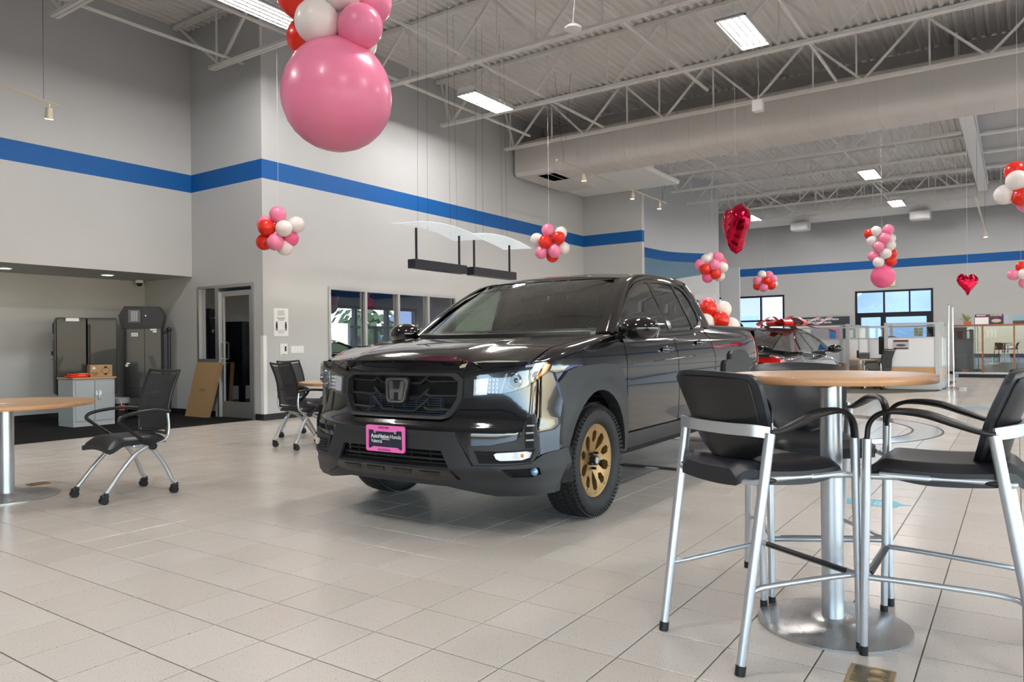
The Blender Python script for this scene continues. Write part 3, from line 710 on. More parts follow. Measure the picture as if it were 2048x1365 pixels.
# foil hearts
m_foil = mat('red_foil', (0.62, 0.008, 0.045), 0.12, 0.9, bump=0.55, bscale=16, rvar=0.05)
def heart2d(n=60):
    out = []
    for i in range(n):
        t = 2 * PI * i / n; out.append((16 * math.sin(t) ** 3 / 17, (13 * math.cos(t) - 5 * math.cos(2 * t) - 2 * math.cos(3 * t) - math.cos(4 * t)) / 17))
    return out
def foil_heart(loc, s, rz, label, depth=0.32, sx=1.0):
    t = thing('foil_heart', label, 'balloon', loc, rz, group='red foil heart balloons')
    H = heart2d(64); mb = MB(); K = 9; n = len(H)
    for side in (1, -1):
        vs = []
        for k in range(K):
            f = 1 - k / (K - 1) * 0.999; bulge = side * depth * math.sqrt(max(0, 1 - f ** 2.4))
            for i, (x, y) in enumerate(H):
                w = 1 + .05 * math.sin(i * 1.9) * (f > .85) ; vs.append((x * f * s * sx, bulge * s * (1 + .03 * math.sin(i * 1.3 + k)), (y * f * w + (1 - f) * .1) * s))
        fs = []
        for k in range(K - 1):
            for i in range(n):
                q = (k * n + i, k * n + (i + 1) % n, (k + 1) * n + (i + 1) % n, (k + 1) * n + i); fs.append(q if side > 0 else tuple(reversed(q)))
        mb.add(vs, fs, 0, True)
    mb.obj('foil_body', m_foil, t, 180)
    MB().tube([(0, 0, .6 * s), (0, 0, 6.66 - loc[2])], .002, 4).obj('string', m_string, t)
foil_heart(at(1472, 452, 10), .375, YAW + math.radians(5), 'red foil heart balloon turned edge-on, hanging in front of the curved wall', .40, .9)
foil_heart(at(1935, 566, 13), .222, YAW - PI / 2 + math.radians(8), 'red foil heart balloon facing us, hanging above the display cabinet')
# small things under the roof
for x, y, d, lab in ((1516, 212, 12.8, 'small grey electric box on the front of the big duct'), (1784, 291, 19.0, 'small beige speaker box among the far joists'), (1146, 55, 8.5, 'white round detector hanging near the top centre')):
    p = at(x, y, d); b = thing('ceiling_box', lab, 'box', p)
    if 'round' in lab: MB().lathe([(0, .03), (.06, .03), (.10, 0), (.10, -.02), (.06, -.04), (0, -.04)], 18).obj('detector_body', m_white, b)
    else: MB().box((0, 0, 0), (.16, .18, .20), bev=.015).obj('box_body', m_steel, b)
    MB().tube([(0, 0, .05), (.05, 0, .4), (0, .02, 6.66 - p.z)], .006, 5).obj('conduit', m_steel, b)
for k, (u, v) in enumerate(((6.33, 12.5), (4.85, 12.6), (2.6, 12.5))):
    d = thing('downlight', ['round white recessed downlight in the alcove ceiling, right one', 'round white recessed downlight in the alcove ceiling, at the left edge', 'round white recessed downlight in the alcove ceiling, out of view'][k], 'downlight', (u, v, 2.4), group='alcove downlights')
    MB().lathe([(.11, 0), (.105, -.012), (.085, -.012), (.08, 0)], 20).obj('trim_ring', m_white, d)
    MB().cyl((0, 0, -.002), (0, 0, -.008), .08, n=20).obj('lamp', mat('dim_lamp', (1, 1, 1), .4, emit=(1, .95, .85), estr=[6.0, 14.0, 14.0][k]) if k != 1 else mat('dim_lamp2', (1, 1, 1), .4, emit=(1, .95, .85), estr=14.0), d)
c = thing('dome_camera', 'small white dome security camera in the alcove corner', 'camera', (7.2, 13.1, 2.4))
MB().cyl((0, 0, 0), (0, 0, -.05), .065, n=18).obj('mount_ring', m_white, c); MB().ball((0, 0, -.06), .05, 14).obj('dome', m_blackmetal, c)
# ------------------------------------------------------------------ office door, side light and window in the walls
def frame_rect(mb, axis, c, a0, a1, z0, z1, w, d, sides='LRTB'):
    """four frame members round an opening; axis 'u' plane x=c, 'v' plane y=c"""
    def bx(ca, cz_, da, dz): mb.box((c, ca, cz_) if axis == 'u' else (ca, c, cz_), (d, da, dz) if axis == 'u' else (da, d, dz))
    if 'L' in sides: bx(a0 + w / 2, (z0 + z1) / 2, w, z1 - z0)
    if 'R' in sides: bx(a1 - w / 2, (z0 + z1) / 2, w, z1 - z0)
    if 'T' in sides: bx((a0 + a1) / 2, z1 - w / 2, a1 - a0 - 2 * w, w)
    if 'B' in sides: bx((a0 + a1) / 2, z0 + w / 2, a1 - a0 - 2 * w, w)
    return mb
d = tag(frame_rect(MB(), 'u', 7.455, 10.08, 11.06, 0.0, 2.21, .055, .13, 'LRT').obj('door_1', m_alu), kind='structure')
lf = MB(); frame_rect(lf, 'u', 7.44, 10.14, 11.0, 0.012, 2.10, .085, .045, 'LRT'); lf.box((7.44, 10.57, .142), (.045, .69, .26)); lf.obj('door_leaf', m_alu, d)
MB().box((7.44, 10.57, 1.145), (.008, .69, 1.75)).obj('door_pane', m_darkglass, d)
h = MB()
for sx in (-1, 1): h.tube(smooth_path([(7.44 + sx * .02, 10.93, 1.24), (7.44 + sx * .075, 10.93, 1.245), (7.44 + sx * .085, 10.93, 1.20), (7.44 + sx * .085, 10.93, 1.02), (7.44 + sx * .075, 10.93, .975), (7.44 + sx * .02, 10.93, .98)], 4) if sx < 0 else smooth_path([(7.46, 10.93, 1.24), (7.52, 10.93, 1.24), (7.54, 10.93, 1.2), (7.54, 10.74, 1.2), (7.54, 10.72, 1.0), (7.52, 10.93, .98), (7.46, 10.93, .98)], 4), .012, 8)
h.obj('door_handle', m_silver, d); MB().cyl((7.42, 10.94, .90), (7.395, 10.94, .90), .022, n=14).obj('door_lock', m_silver, d)
w = tag(frame_rect(MB(), 'u', 7.455, 11.06, 11.62, .93, 2.21, .045, .13).obj('window_3', m_alu), kind='structure')
MB().box((7.46, 11.34, 1.57), (.008, .47, 1.19)).obj('window_pane', m_darkglass, w)
w = tag(frame_rect(MB(), 'v', 9.90, 8.75, 12.29, .93, 2.21, .05, .12).obj('window_1', m_alu), kind='structure')
for a in (9.64, 10.51, 11.38): MB().box((a, 9.90, 1.57), (.055, .12, 1.18)).obj('mullion', m_alu, w)
for a in (9.195, 10.075, 10.945, 11.81): MB().box((a, 9.91, 1.57), (.80, .008, 1.18)).obj('window_pane', m_officeglass, w)

# office behind the window and the door
m_off = wall_mat('office_paint', (0.42, 0.41, 0.42))
tag(MB().box((13.4, 12.9, -.03), (12, 6.1, .06)).obj('floor_office', m_carpet), kind='structure')
wall('wall_office', 'v', 15.8, 0.1, 7.5, 19.5, 0, 3.2, [(13.2, 17.6, .5, 2.35)], m_off); wall('wall_officeleft', 'u', 7.56, 0.05, 13.4, 15.9, 0, 3.2, m=m_off); wall('wall_officeright', 'u', 19.4, 0.1, 10.0, 15.9, 0, 3.2, [(12, 15, .6, 2.4)], m_off)
tag(MB().box((13.5, 12.95, 3.2), (11.86, 5.85, .08)).obj('ceiling_office', m_off), kind='structure')
w = tag(frame_rect(MB(), 'v', 15.8, 13.2, 17.6, .5, 2.35, .09, .14).obj('window_4', m_darkframe), kind='structure')
for a in (15.0, 16.3): MB().box((a, 15.8, 1.42), (.09, .14, 1.8)).obj('mullion', m_darkframe, w)
m_panelgrey = mat('partition_grey', (0.30, 0.31, 0.33), 0.6, var=0.05); m_bluepaper = mat('blue_print', (0.02, 0.22, 0.62), 0.5, var=0.05)
m_whitepanel = mat('white_laminate', (0.78, 0.79, 0.83), 0.25, var=0.02)
def partition(name, x0, x1, y, label, panes, zt=1.62, group='office cubicle screens', frost=None):
    t = thing(name, label, 'partition', (0, 0, 0), group=group)
    n = panes; s = (x1 - x0) / n
    for i in range(n + 1): MB().box((x0 + i * s, y, zt / 2), (.06, .06, zt)).obj('post', m_alu, t)
    for i in range(n):
        c = x0 + (i + .5) * s
        MB().box((c, y, zt - .03), (s - .06, .05, .06)).box((c, y, 1.16), (s - .06, .05, .04)).obj('rail', m_alu, t)
        MB().box((c, y, 1.37), (s - .06, .008, .38)).obj('glass_pane', m_glass, t)
        MB().box((c, y, .60), (s - .06, .04, 1.08)).obj('lower_panel', frost or m_panelgrey, t)
    return t
partition('office_partition', 8.3, 9.7, 11.6, 'grey framed glass-topped cubicle screen inside the office, left of the window bar', 2)
partition('office_partition', 10.3, 13.6, 11.9, 'grey framed glass-topped cubicle screen inside the office, right part behind the truck hood', 4)
dk = thing('office_desk', 'dark desk inside the office behind the left window pane', 'desk', (9.0, 12.6, 0)); MB().box((0, 0, .72), (1.4, .6, .03)).obj('desk_top', m_panelgrey, dk); MB().box((-.6, 0, .35), (.05, .55, .70)).obj('leg_panel', m_panelgrey, dk); MB().box((.6, 0, .35), (.05, .55, .70)).obj('leg_panel', m_panelgrey, dk)
mo = thing('office_monitor', 'black monitor on the office desk behind the left window pane', 'monitor', (8.85, 12.6, .736)); MB().box((0, 0, .26), (.5, .04, .32), bev=.01).obj('screen', m_blackmetal, mo); MB().box((0, .03, .06), (.05, .03, .14)).box((0, .03, .008), (.22, .16, .014)).obj('stand', m_blackmetal, mo)
for x, y, z, wd, hh, lab in ((9.15, 11.55, 1.33, .16, .22, 'blue and white notice on the office screen behind the first window bar'), (8.55, 11.55, 1.33, .14, .14, 'small blue sheet on the office screen at the left window edge')):
    s_ = thing('notice_sheet', lab, 'notice', (x, y, z)); MB().box((0, 0, 0), (wd, .004, hh)).obj('sheet', m_paper, s_); MB().box((0, -.003, hh * .28), (wd, .002, hh * .3)).box((0, -.003, -hh * .35), (wd, .002, hh * .18)).obj('blue_print', m_bluepaper, s_)
# dark back office behind the door
m_bluescr = mat('blue_screen', (0.01, 0.04, 0.12), 0.3, emit=(0.05, 0.16, 0.45), estr=0.25)
cb = thing('dark_cabinet', 'dark cabinet with a blue sheen seen through the office door', 'cabinet', (9.6, 10.75, 0)); MB().box((0, 0, .62), (.5, .6, 1.24), bev=.01).obj('cabinet_body', mat('dark_blue_steel', (.012, .03, .07), .3, var=.05), cb)
c2 = thing('office_chair_dark', 'black office chair seen through the office door', 'chair', (8.55, 10.62, 0)); MB().box((0, 0, .46), (.46, .46, .07), bev=.03).obj('seat', m_black, c2); MB().box((.2, 0, .78), (.06, .44, .5), bev=.03).obj('backrest', m_black, c2); MB().cyl((0, 0, .06), (0, 0, .43), .03).box((0, 0, .05), (.5, .05, .04)).box((0, 0, .05), (.05, .5, .04)).obj('pedestal', m_blackmetal, c2)

# ------------------------------------------------------------------ notices and switches on the stripe wall
nt = thing('wall_notice', 'white framed notice with two person icons on the wall beside the door', 'notice', (7.75, 9.855, 1.565))
MB().box((0, 0, 0), (.285, .012, .45), bev=.003).obj('notice_board', m_paper, nt)
ic = MB(); random.seed(3)
for k in range(7): ic.box((0, -.007, .19 - k * .012), (.16 - .02 * (k % 3), .001, .004))
for k in range(3): ic.box((0, -.007, .075 - k * .018), (.17 - .03 * k, .001, .009))
for k in range(5): ic.box((0, -.007, -.13 - k * .012), (.12, .001, .003))
ic.obj('small_print', mat('grey_ink', (.25, .25, .28), .6, var=.05), nt)
for a in (-.09, .09):
    MB().cyl((a, -.006, -.002), (a, -.0085, -.002), .014, n=12).box((a, -.0075, -.055), (.034, .002, .075)).box((a - .009, -.0075, -.108), (.012, .002, .05)).box((a + .009, -.0075, -.108), (.012, .002, .05)).obj('person_icon', m_ink, nt)
th = thing('wall_thermostat', 'white thermostat plate with a small dark display below the notice', 'thermostat', (7.80, 9.855, 1.12)); MB().box((0, 0, 0), (.15, .014, .20), bev=.004).obj('plate', m_white, th); MB().box((.03, -.009, .015), (.03, .004, .08)).obj('display', m_ink, th); MB().box((0, -.009, -.08), (.10, .004, .012)).obj('slot', mat('grey_ink', (.25, .25, .28)), th)
for sx in (-.085, .085):
    for sz in (-.085, .085): MB().cyl((sx, -.004, sz), (sx, -.012, sz), .006, n=8).obj('bolt', m_silver, th)
sw = thing('light_switch', 'white four-gang light switch plate right of the thermostat', 'switch', (8.075, 9.855, 1.12)); MB().box((0, 0, 0), (.265, .010, .12), bev=.003).obj('plate', m_white, sw)
for k in range(4): MB().box((-.09 + k * .06, -.007, 0), (.036, .008, .075), bev=.003).obj('rocker', m_paper, sw)

# ------------------------------------------------------------------ key cabinets on stands
m_lock = mat('black_locker_steel', (0.008, 0.008, 0.009), 0.38, var=0.15, coat=0.1)
m_screen = mat('keypad_screen', (0.12, 0.16, 0.20), 0.25, emit=(0.35, 0.5, 0.6), estr=0.12)
m_led = mat('blue_led', (.1, .2, 1), .4, emit=(.15, .3, 1.0), estr=6.0)
m_label = mat('label_paper', (0.75, 0.76, 0.80), 0.5, var=0.02)
def stamp(mb, c, w, h, n, M):                # little illegible dark strokes
    for k in range(n):
        for r in range(2): mb.box((c[0] - w / 2 + w * (k + .5) / n, c[1], c[2] + (r - .5) * h * .5), (w / n * .55, .001, h * (.35 if (k + r) % 2 else .28)), M=M)
k1 = thing('key_locker', 'black key locker with a keypad, standing left behind the grey cabinet', 'locker', (5.96, 12.48, 0), math.radians(-111))
MB().box((0, -.215, 1.05), (.54, .41, 1.22), bev=.008).obj('locker_body', m_lock, k1); MB().box((0, .21, 1.05), (.54, .42, 1.22), bev=.008).obj('rear_body', m_lock, k1)
MB().box((0, -.432, 1.03), (.50, .026, 1.14), bev=.006).obj('locker_door', m_lock, k1)
MB().cyl((.29, .02, .45), (.29, .02, 1.56), .022, n=10).obj('side_rail', m_blackmetal, k1)
kp = MB().box((-.08, -.45, 1.49), (.18, .012, .15), bev=.004).obj('keypad', m_black, k1)
kk = MB()
for r in range(4):
    for c in range(3): kk.box((-.125 + c * .045, -.458, 1.44 + r * .025), (.034, .004, .016))
kk.obj('key_buttons', m_screen, kp)
MB().box((-.06, -.447, 1.365), (.15, .003, .08), bev=.001).obj('door_label', m_label, k1); st = MB(); stamp(st, (-.06, -.4495, 1.365), .11, .05, 3, None); st.obj('label_print', m_ink, k1)
MB().box((.272, -.20, 1.63), (.003, .18, .05)).obj('top_label', m_label, k1)
MB().cyl((-.21, -.445, 1.03), (-.21, -.475, 1.03), .022, n=12).obj('lock_knob', m_silver, k1); MB().box((-.21, -.455, 1.10), (.05, .02, .07), bev=.006).obj('latch', m_black, k1)
MB().box((0, .05, .22), (.10, .08, .44)).tube([(-.26, -.36, .03), (.20, -.36, .03), (.26, -.3, .03), (.26, .3, .03), (-.26, .3, .03), (-.32, -.3, .03), (-.26, -.36, .03)], .026, 8).obj('tube_stand', m_blackmetal, k1)
k2 = thing('key_kiosk', 'tall black key kiosk with a slanted keypad head in the alcove corner', 'kiosk', (6.86, 12.38, 0), math.radians(-38))
MB().prism([(-.27, -.17), (.30, -.17), (.30, .17), (-.27, .17)], .33, 1.52).obj('kiosk_body', m_lock, k2)
MB().box((-.10, -.178, 1.0), (.30, .014, 1.0), bev=.004).obj('kiosk_door', m_lock, k2)
hd = MB(); P = [(-.30, 1.50), (.31, 1.50), (.35, 1.72), (.26, 1.88), (-.26, 1.88), (-.35, 1.72)]
hd.add([(x, -.20 + (z - 1.5) * .12, z) for x, z in P] + [(x, .17, z) for x, z in P], [(0, 1, 2, 3, 4, 5), (11, 10, 9, 8, 7, 6)] + [(i, 6 + i, 6 + (i + 1) % 6, (i + 1) % 6) for i in range(6)], 0, False); hd.obj('kiosk_head', m_lock, k2)
kp = MB().box((-.10, -.192, 1.71), (.19, .02, .22), bev=.004).obj('keypad', mat('grey_keypad', (.10, .11, .13), .4, var=.05), k2)
kk = MB()
for r in range(5):
    for c in range(3): kk.box((-.135 + c * .036, -.205, 1.645 + r * .034), (.028, .005, .024))
kk.obj('key_buttons', mat('pale_keys', (.45, .48, .47), .4, var=.1), kp)
MB().ball((.07, -.19, 1.72), .008, 8).obj('status_light', m_led, k2)
for x, z, w_, h_ in ((-.10, 1.40, .10, .06), (.19, 1.49, .10, .04), (.21, 1.45, .06, .03), (.20, .42, .09, .03)): MB().box((x, -.189, z), (w_, .003, h_)).obj('sticker', m_label, k2)
st = MB(); stamp(st, (-.10, -.1915, 1.40), .08, .04, 4, None); st.obj('sticker_print', m_ink, k2)
MB().cyl((-.22, -.186, .88), (-.22, -.215, .88), .024, n=12).box((-.20, -.2, .915), (.05, .015, .02)).obj('lock_knob', m_silver, k2)
MB().cyl((.40, .05, .02), (.40, .05, 1.48), .028, n=12).ball((.40, .05, 1.49), .045, 12).cyl((.30, .05, 1.44), (.42, .05, 1.44), .02).cyl((.30, .05, .6), (.40, .05, .6), .018).tube([(-.30, -.12, .03), (.40, -.12, .03), (.40, .22, .03), (-.30, .22, .03), (-.30, -.12, .03)], .024, 8).obj('tube_stand', mat('slate_tube', (.03, .035, .05), .35, .3, var=.05), k2)
MB().tube(smooth_path([(.15, -.05, .34), (.10, -.04, .2), (.18, -.02, .12), (.06, 0, .03)], 5), .006, 6).tube(smooth_path([(.2, -.05, .34), (.22, -.02, .2), (.12, 0, .1), (.1, .03, .03)], 5), .006, 6).obj('cable', m_black, k2)

# ------------------------------------------------------------------ grey cabinet with things on it, bin, cardboard
m_cab = mat('grey_cabinet_paint', (0.40, 0.44, 0.47), 0.42, var=0.03); m_wtop = wood_mat('oak_top', (0.46, 0.25, 0.11), (0.56, 0.33, 0.16))
gc = thing('storage_cabinet', 'grey two-door metal cabinet with a wood top in the carpet alcove', 'cabinet', (5.61, 11.72, 0))
MB().box((0, 0.01, .355), (.61, .46, .71), bev=.003).obj('cabinet_body', m_cab, gc); MB().box((0, 0, .725), (.64, .50, .025), bev=.003).obj('wood_top', m_wtop, gc)
for a in (-1, 1): MB().box((a * .140, -.226, .385), (.268, .018, .60), bev=.004).obj('cabinet_door', m_cab, gc)
MB().cyl((.055, -.236, .50), (.055, -.242, .50), .045, n=20).obj('handle_rose', m_silver, gc); MB().box((.055, -.255, .47), (.014, .02, .13), bev=.004).box((.055, -.262, .53), (.012, .02, .05), bev=.004).obj('door_handle', m_silver, gc)
m_card = mat('cardboard', (0.40, 0.25, 0.125), 0.75, var=0.08, vscale=12); m_cardink = mat('carton_print', (0.06, 0.035, 0.02), 0.7, var=0.05)
bx = thing('cardboard_box', 'small cardboard box with a printed diamond on top of the grey cabinet', 'box', (5.77, 11.66, .739), math.radians(-14))
MB().box((0, 0, .09), (.30, .22, .18), bev=.002).obj('box_body', m_card, bx)
pr = MB(); q = [(0, .075), (.07, 0), (0, -.075), (-.07, 0)]
for s0, s1 in ((1, .90),):
    for i in range(4):
        a, b = q[i], q[(i + 1) % 4]
        pr.add([(.06 + a[0], -.1115, .09 + a[1]), (.06 + b[0], -.1115, .09 + b[1]), (.06 + b[0] * s1, -.1115, .09 + b[1] * s1), (.06 + a[0] * s1, -.1115, .09 + a[1] * s1)], [(0, 1, 2, 3)], 0, False)
pr.add([(.06, -.1115, .165), (.095, -.1115, .128), (.025, -.1115, .128)], [(0, 2, 1)], 0, False).add([(.06, -.1115, .015), (.095, -.1115, .052), (.025, -.1115, .052)], [(0, 1, 2)], 0, False); pr.obj('diamond_mark', m_ink, bx)
pr = MB()
for k in range(4): pr.box((-.1505, .02 - .03 * (k % 2), .15 - k * .035), (.001, .12 - .02 * k, .008))
for k in range(3): pr.box((-.085, -.1112, .06 - k * .018), (.09 - .02 * k, .001, .007))
pr.obj('carton_print', m_cardink, bx); MB().cyl((-.10, -.111, .13), (-.10, -.1125, .13), .02, n=14).obj('round_label', m_label, bx)
m_redpack = mat('red_package', (0.72, 0.035, 0.01), 0.4, var=0.1); 
for k, (x, y, z, a, lab) in enumerate(((5.40, 11.60, .740, 8, 'flat red package lying on the grey cabinet, lower and left one'), (5.45, 11.63, .768, -6, 'flat red and white package lying on the grey cabinet beside the cardboard box'))):
    p = thing('red_package', lab, 'package', (x, y, z), math.radians(a), 'red packages on the grey cabinet'); MB().box((0, 0, .013), (.28, .16, .024), bev=.006).obj('pack_body', m_redpack, p); MB().box((.05, 0, .0265), (.10, .14, .004), bev=.001).obj('white_flap', m_paper, p)
m_bin = mat('bin_black', (.012, .012, .014), .4, var=.05); m_bag = mat('bin_liner', (.25, .26, .28), .3, var=.1)
tb = thing('trash_bin', 'round black trash bin with a grey liner and a red tag beside the grey cabinet', 'bin', (6.13, 11.80, 0))
MB().lathe([(0, .005), (.115, .005), (.15, .36), (.143, .36), (.11, .02), (0, .02)], 24).obj('bin_body', m_bin, tb); MB().lathe([(.157, .30), (.158, .37), (.150, .385), (.140, .37), (.135, .30)], 24).obj('liner', m_bag, tb)
MB().box((-.03, -.155, .235), (.085, .006, .085)).obj('red_tag', m_redpack, tb); MB().tube([(-.05, -.15, .36), (-.035, -.158, .27)], .006, 5).obj('tag_tie', m_paper, tb)
cd = thing('cardboard_sheet', 'tall brown flat-packed carton leaning against the wall left of the door', 'carton', (7.235, 11.27, 0)); cd.rotation_euler = (0, math.radians(6), 0)
MB().add([(-.035, .44, 0), (.035, .44, 0), (.035, -.18, 0), (-.035, -.18, 0), (-.035, .23, .92), (.035, .23, .92), (.035, -.42, .92), (-.035, -.42, .92)], [(0, 1, 2, 3), (7, 6, 5, 4), (0, 4, 5, 1), (1, 5, 6, 2), (2, 6, 7, 3), (3, 7, 4, 0)], 0, False).obj('carton_body', m_card, cd)
pr = MB()
for k in range(6): pr.box((-.0355, .08 - k * .03, .45 + .012 * (k % 2)), (.001, .012, .05 if k % 2 else .02))
pr.obj('faint_print', m_cardink, cd)

# ------------------------------------------------------------------ round tables and mesh chairs
m_beech = wood_mat('beech_top', (0.60, 0.345, 0.165), (0.68, 0.42, 0.215), 0.28, 4.0); m_beechedge = wood_mat('beech_edge', (0.50, 0.26, 0.13), (0.58, 0.32, 0.17), 0.35, 4.0)
m_bsteel = mat('brushed_base', (0.50, 0.50, 0.49), 0.30, 0.9, rvar=0.08, vscale=90)
def round_table(name, label, loc, r, h, pr_, br, group):
    t = thing(name, label, 'table', loc, group=group)
    top = MB(); n = 72
    ring = [(r * math.cos(2 * PI * k / n), r * math.sin(2 * PI * k / n)) for k in range(n)]
    k_ = (r - .004) / r
    top.add([(x * k_, y * k_, h) for x, y in ring], [tuple(range(n))], 0, False)
    vs = []
    for f, z in ((k_, h), (1, h - .004), (1, h - .028), (k_, h - .032)): vs += [(x * f, y * f, z) for x, y in ring]
    top.add(vs, [(j * n + i, (j + 1) * n + i, (j + 1) * n + (i + 1) % n, j * n + (i + 1) % n) for j in range(3) for i in range(n)], 1, True)
    top.add([(x * k_, y * k_, h - .032) for x, y in ring], [tuple(range(n - 1, -1, -1))], 1, False)
    top.obj('tabletop', [m_beech, m_beechedge], t, 60)
    MB().cyl((0, 0, .03), (0, 0, h - .045), pr_, n=32, caps=False).obj('pedestal', m_silver, t)
    MB().box((0, 0, h - .040), (r * .9, .05, .018)).box((0, 0, h - .040), (.05, r * .9, .018)).obj('top_plate', m_blackmetal, t)
    MB().lathe([(0, .034), (pr_ + .03, .034), (pr_ + .05, .028), (pr_ + .075, .016), (br - .02, .012), (br, .008), (br, .0), (0, 0)], 64).obj('base_disc', m_bsteel, t, 30)
    return t
round_table('bar_table', 'high round beech bar table on a silver column in the right foreground', (3.21, .63, 0), .385, 1.022, .042, .292, 'round beech tables')
t1 = round_table('round_table', 'low round beech table cut by the left edge', (2.53, 6.56, 0), .61, .742, .050, .36, 'round beech tables')
round_table('round_table', 'low round beech table behind the front corner of the truck', (6.22, 6.63, 0), .60, .742, .050, .36, 'round beech tables')
p = thing('paper_sheet', 'small white paper on the low beech table at the left edge', 'paper', (2.42, 6.42, .743), .4); MB().box((0, 0, .001), (.15, .10, .002)).obj('sheet', m_paper, p)
p = thing('paper_plate', 'flat oval white card with dark print on the beech table behind the truck', 'card', (6.12, 6.28, .743)); MB().cyl((0, 0, 0), (0, 0, .004), .10, n=24).obj('card_disc', m_paper, p); MB().cyl((.01, 0, .0041), (.01, 0, .005), .06, n=20).obj('dark_print', m_ink, p)
m_seat = mat('black_leatherette', (0.014, 0.016, 0.021), 0.42, var=0.12, bump=0.15, bscale=220)
def mesh_material():
    m = mat('black_mesh_fabric', (0.035, 0.035, 0.04), 0.75, var=0.1); nt = m.node_tree; N = nt.nodes; L = nt.links; p = N['Principled BSDF']
    tc = N.new('ShaderNodeTexCoord'); w1 = N.new('ShaderNodeTexWave'); w1.bands_direction = 'Z'; w1.inputs['Scale'].default_value = 60; w1.inputs['Distortion'].default_value = 1.0; L.new(tc.outputs['Object'], w1.inputs[0])
    mr = N.new('ShaderNodeMapRange'); mr.inputs[3].default_value = 0.62; mr.inputs[4].default_value = 0.95; L.new(w1.outputs['Fac'], mr.inputs[0]); L.new(mr.outputs[0], p.inputs['Alpha']); return m
m_mesh = mesh_material()
def make_mesh_chair(label):
    """castor chair: front towards +x"""
    t = thing('mesh_chair', label, 'chair', (0, 0, 0), group='mesh-back castor chairs')
    def seat(a, b, s):
        x, y = (a - .5) * .46, (b - .5) * .48; e = max(abs(a - .5), abs(b - .5)) * 2; f = 1 - .06 * sstep(.75, 1, e)
        z = .478 - .018 * sstep(.6, 1, abs(b - .5) * 2) * 0 - .05 * sstep(.72, 1, a) + .012 * math.cos((b - .5) * 5) - .022 * sstep(.82, 1, e)
        return (x * f + .02, y * f, z - s * (.055 - .02 * sstep(.7, 1, e)))
    MB().sheet(seat, .05, 16, 14).obj('seat', m_seat, t, 80)
    bx = spl([.44, .55, .7, .85, .97], [-.205, -.215, -.225, -.262, -.315])
    def back(a, b, s, y0=.215, z0=.475, z1=.965, th=.012):
        z = z0 + (z1 - z0) * b; y = (a - .5) * 2 * y0 * (1 + .06 * b); cv = .035 * (1 - ((a - .5) * 2) ** 2)
        zz_ = z + .012 * ((a - .5) * 2) ** 2 * (b > .9)
        return (bx(z) - cv - s * th, y, zz_)
    MB().sheet(lambda a, b, s: back(a, b, s, .20, .50, .94, .006), .006, 14, 16).obj('mesh_back', m_mesh, t, 80)
    rim = [back(a, 0, 0) for a in np.linspace(0, 1, 9)] + [back(1, b, 0) for b in np.linspace(.1, 1, 9)] + [back(a, 1, 0) for a in np.linspace(1, 0, 13)[1:]] + [back(0, b, 0) for b in np.linspace(1, .1, 9)[1:]]
    MB().tube(rim, .013, 8, closed=True).obj('back_frame', m_black, t)
    for s in (-1, 1):
        MB().tube(smooth_path([(-.215, s * .225, .64), (-.222, s * .225, .52), (-.20, s * .225, .44), (-.12, s * .222, .405), (-.02, s * .215, .395)], 5), .016, 8, flat=.6).obj('back_support', m_silver, t)
        arm = smooth_path([(-.222, s * .235, .655), (-.10, s * .262, .672), (.06, s * .270, .662), (.155, s * .268, .642), (.185, s * .262, .612), (.155, s * .255, .578), (.02, s * .242, .47), (-.085, s * .232, .392)], 6)
        MB().tube(arm, .0135, 8).obj('arm', m_black, t)
        MB().cyl((-.085, s * .222, .392), (-.085, s * .252, .392), .030, n=14).obj('pivot_cap', m_black, t)
        for f in (-1, 1):
            ex = .27 if f > 0 else -.27
            leg = smooth_path([(-.085 if f > 0 else -.05, s * .215, .40), (.03 if f > 0 else -.115, s * .218, .345), (.15 if f > 0 else -.19, s * .226, .225), (ex * .88, s * .235, .115), (ex, s * .24, .075)], 5)
            lo = MB().tube(leg, .0165, 10).obj('leg', m_silver, t)
            c = MB(); c.cyl((ex, s * .24, .082), (ex, s * .24, .045), .018, n=10).box((ex + .012, s * .24, .055), (.05, .052, .03), bev=.008)
            for w_ in (-.016, .016): c.cyl((ex + .018, s * .24 + w_ - .010, .027), (ex + .018, s * .24 + w_ + .010, .027), .027, n=14)
            c.obj('caster', m_black, lo)
    MB().box((-.03, 0, .405), (.16, .43, .03), bev=.008).box((.04, 0, .425), (.30, .05, .02)).obj('under_frame', m_silver, t)
    return t
mc = make_mesh_chair('black mesh-back castor chair standing alone between the left table and the truck')
mc.location = (3.085, 5.825, 0); mc.rotation_euler = (0, 0, PI + math.radians(-2))
dup(mc, (5.72, 6.85, 0), math.radians(-10), 'black mesh-back castor chair seen from behind at the table behind the truck')
dup(mc, (6.42, 7.62, 0), math.radians(-75), 'second black mesh-back castor chair on the far side of the table behind the truck')
dup(mc, (1.83, 6.98, 0), math.radians(-35), 'black castor chair almost wholly cut off by the left edge')
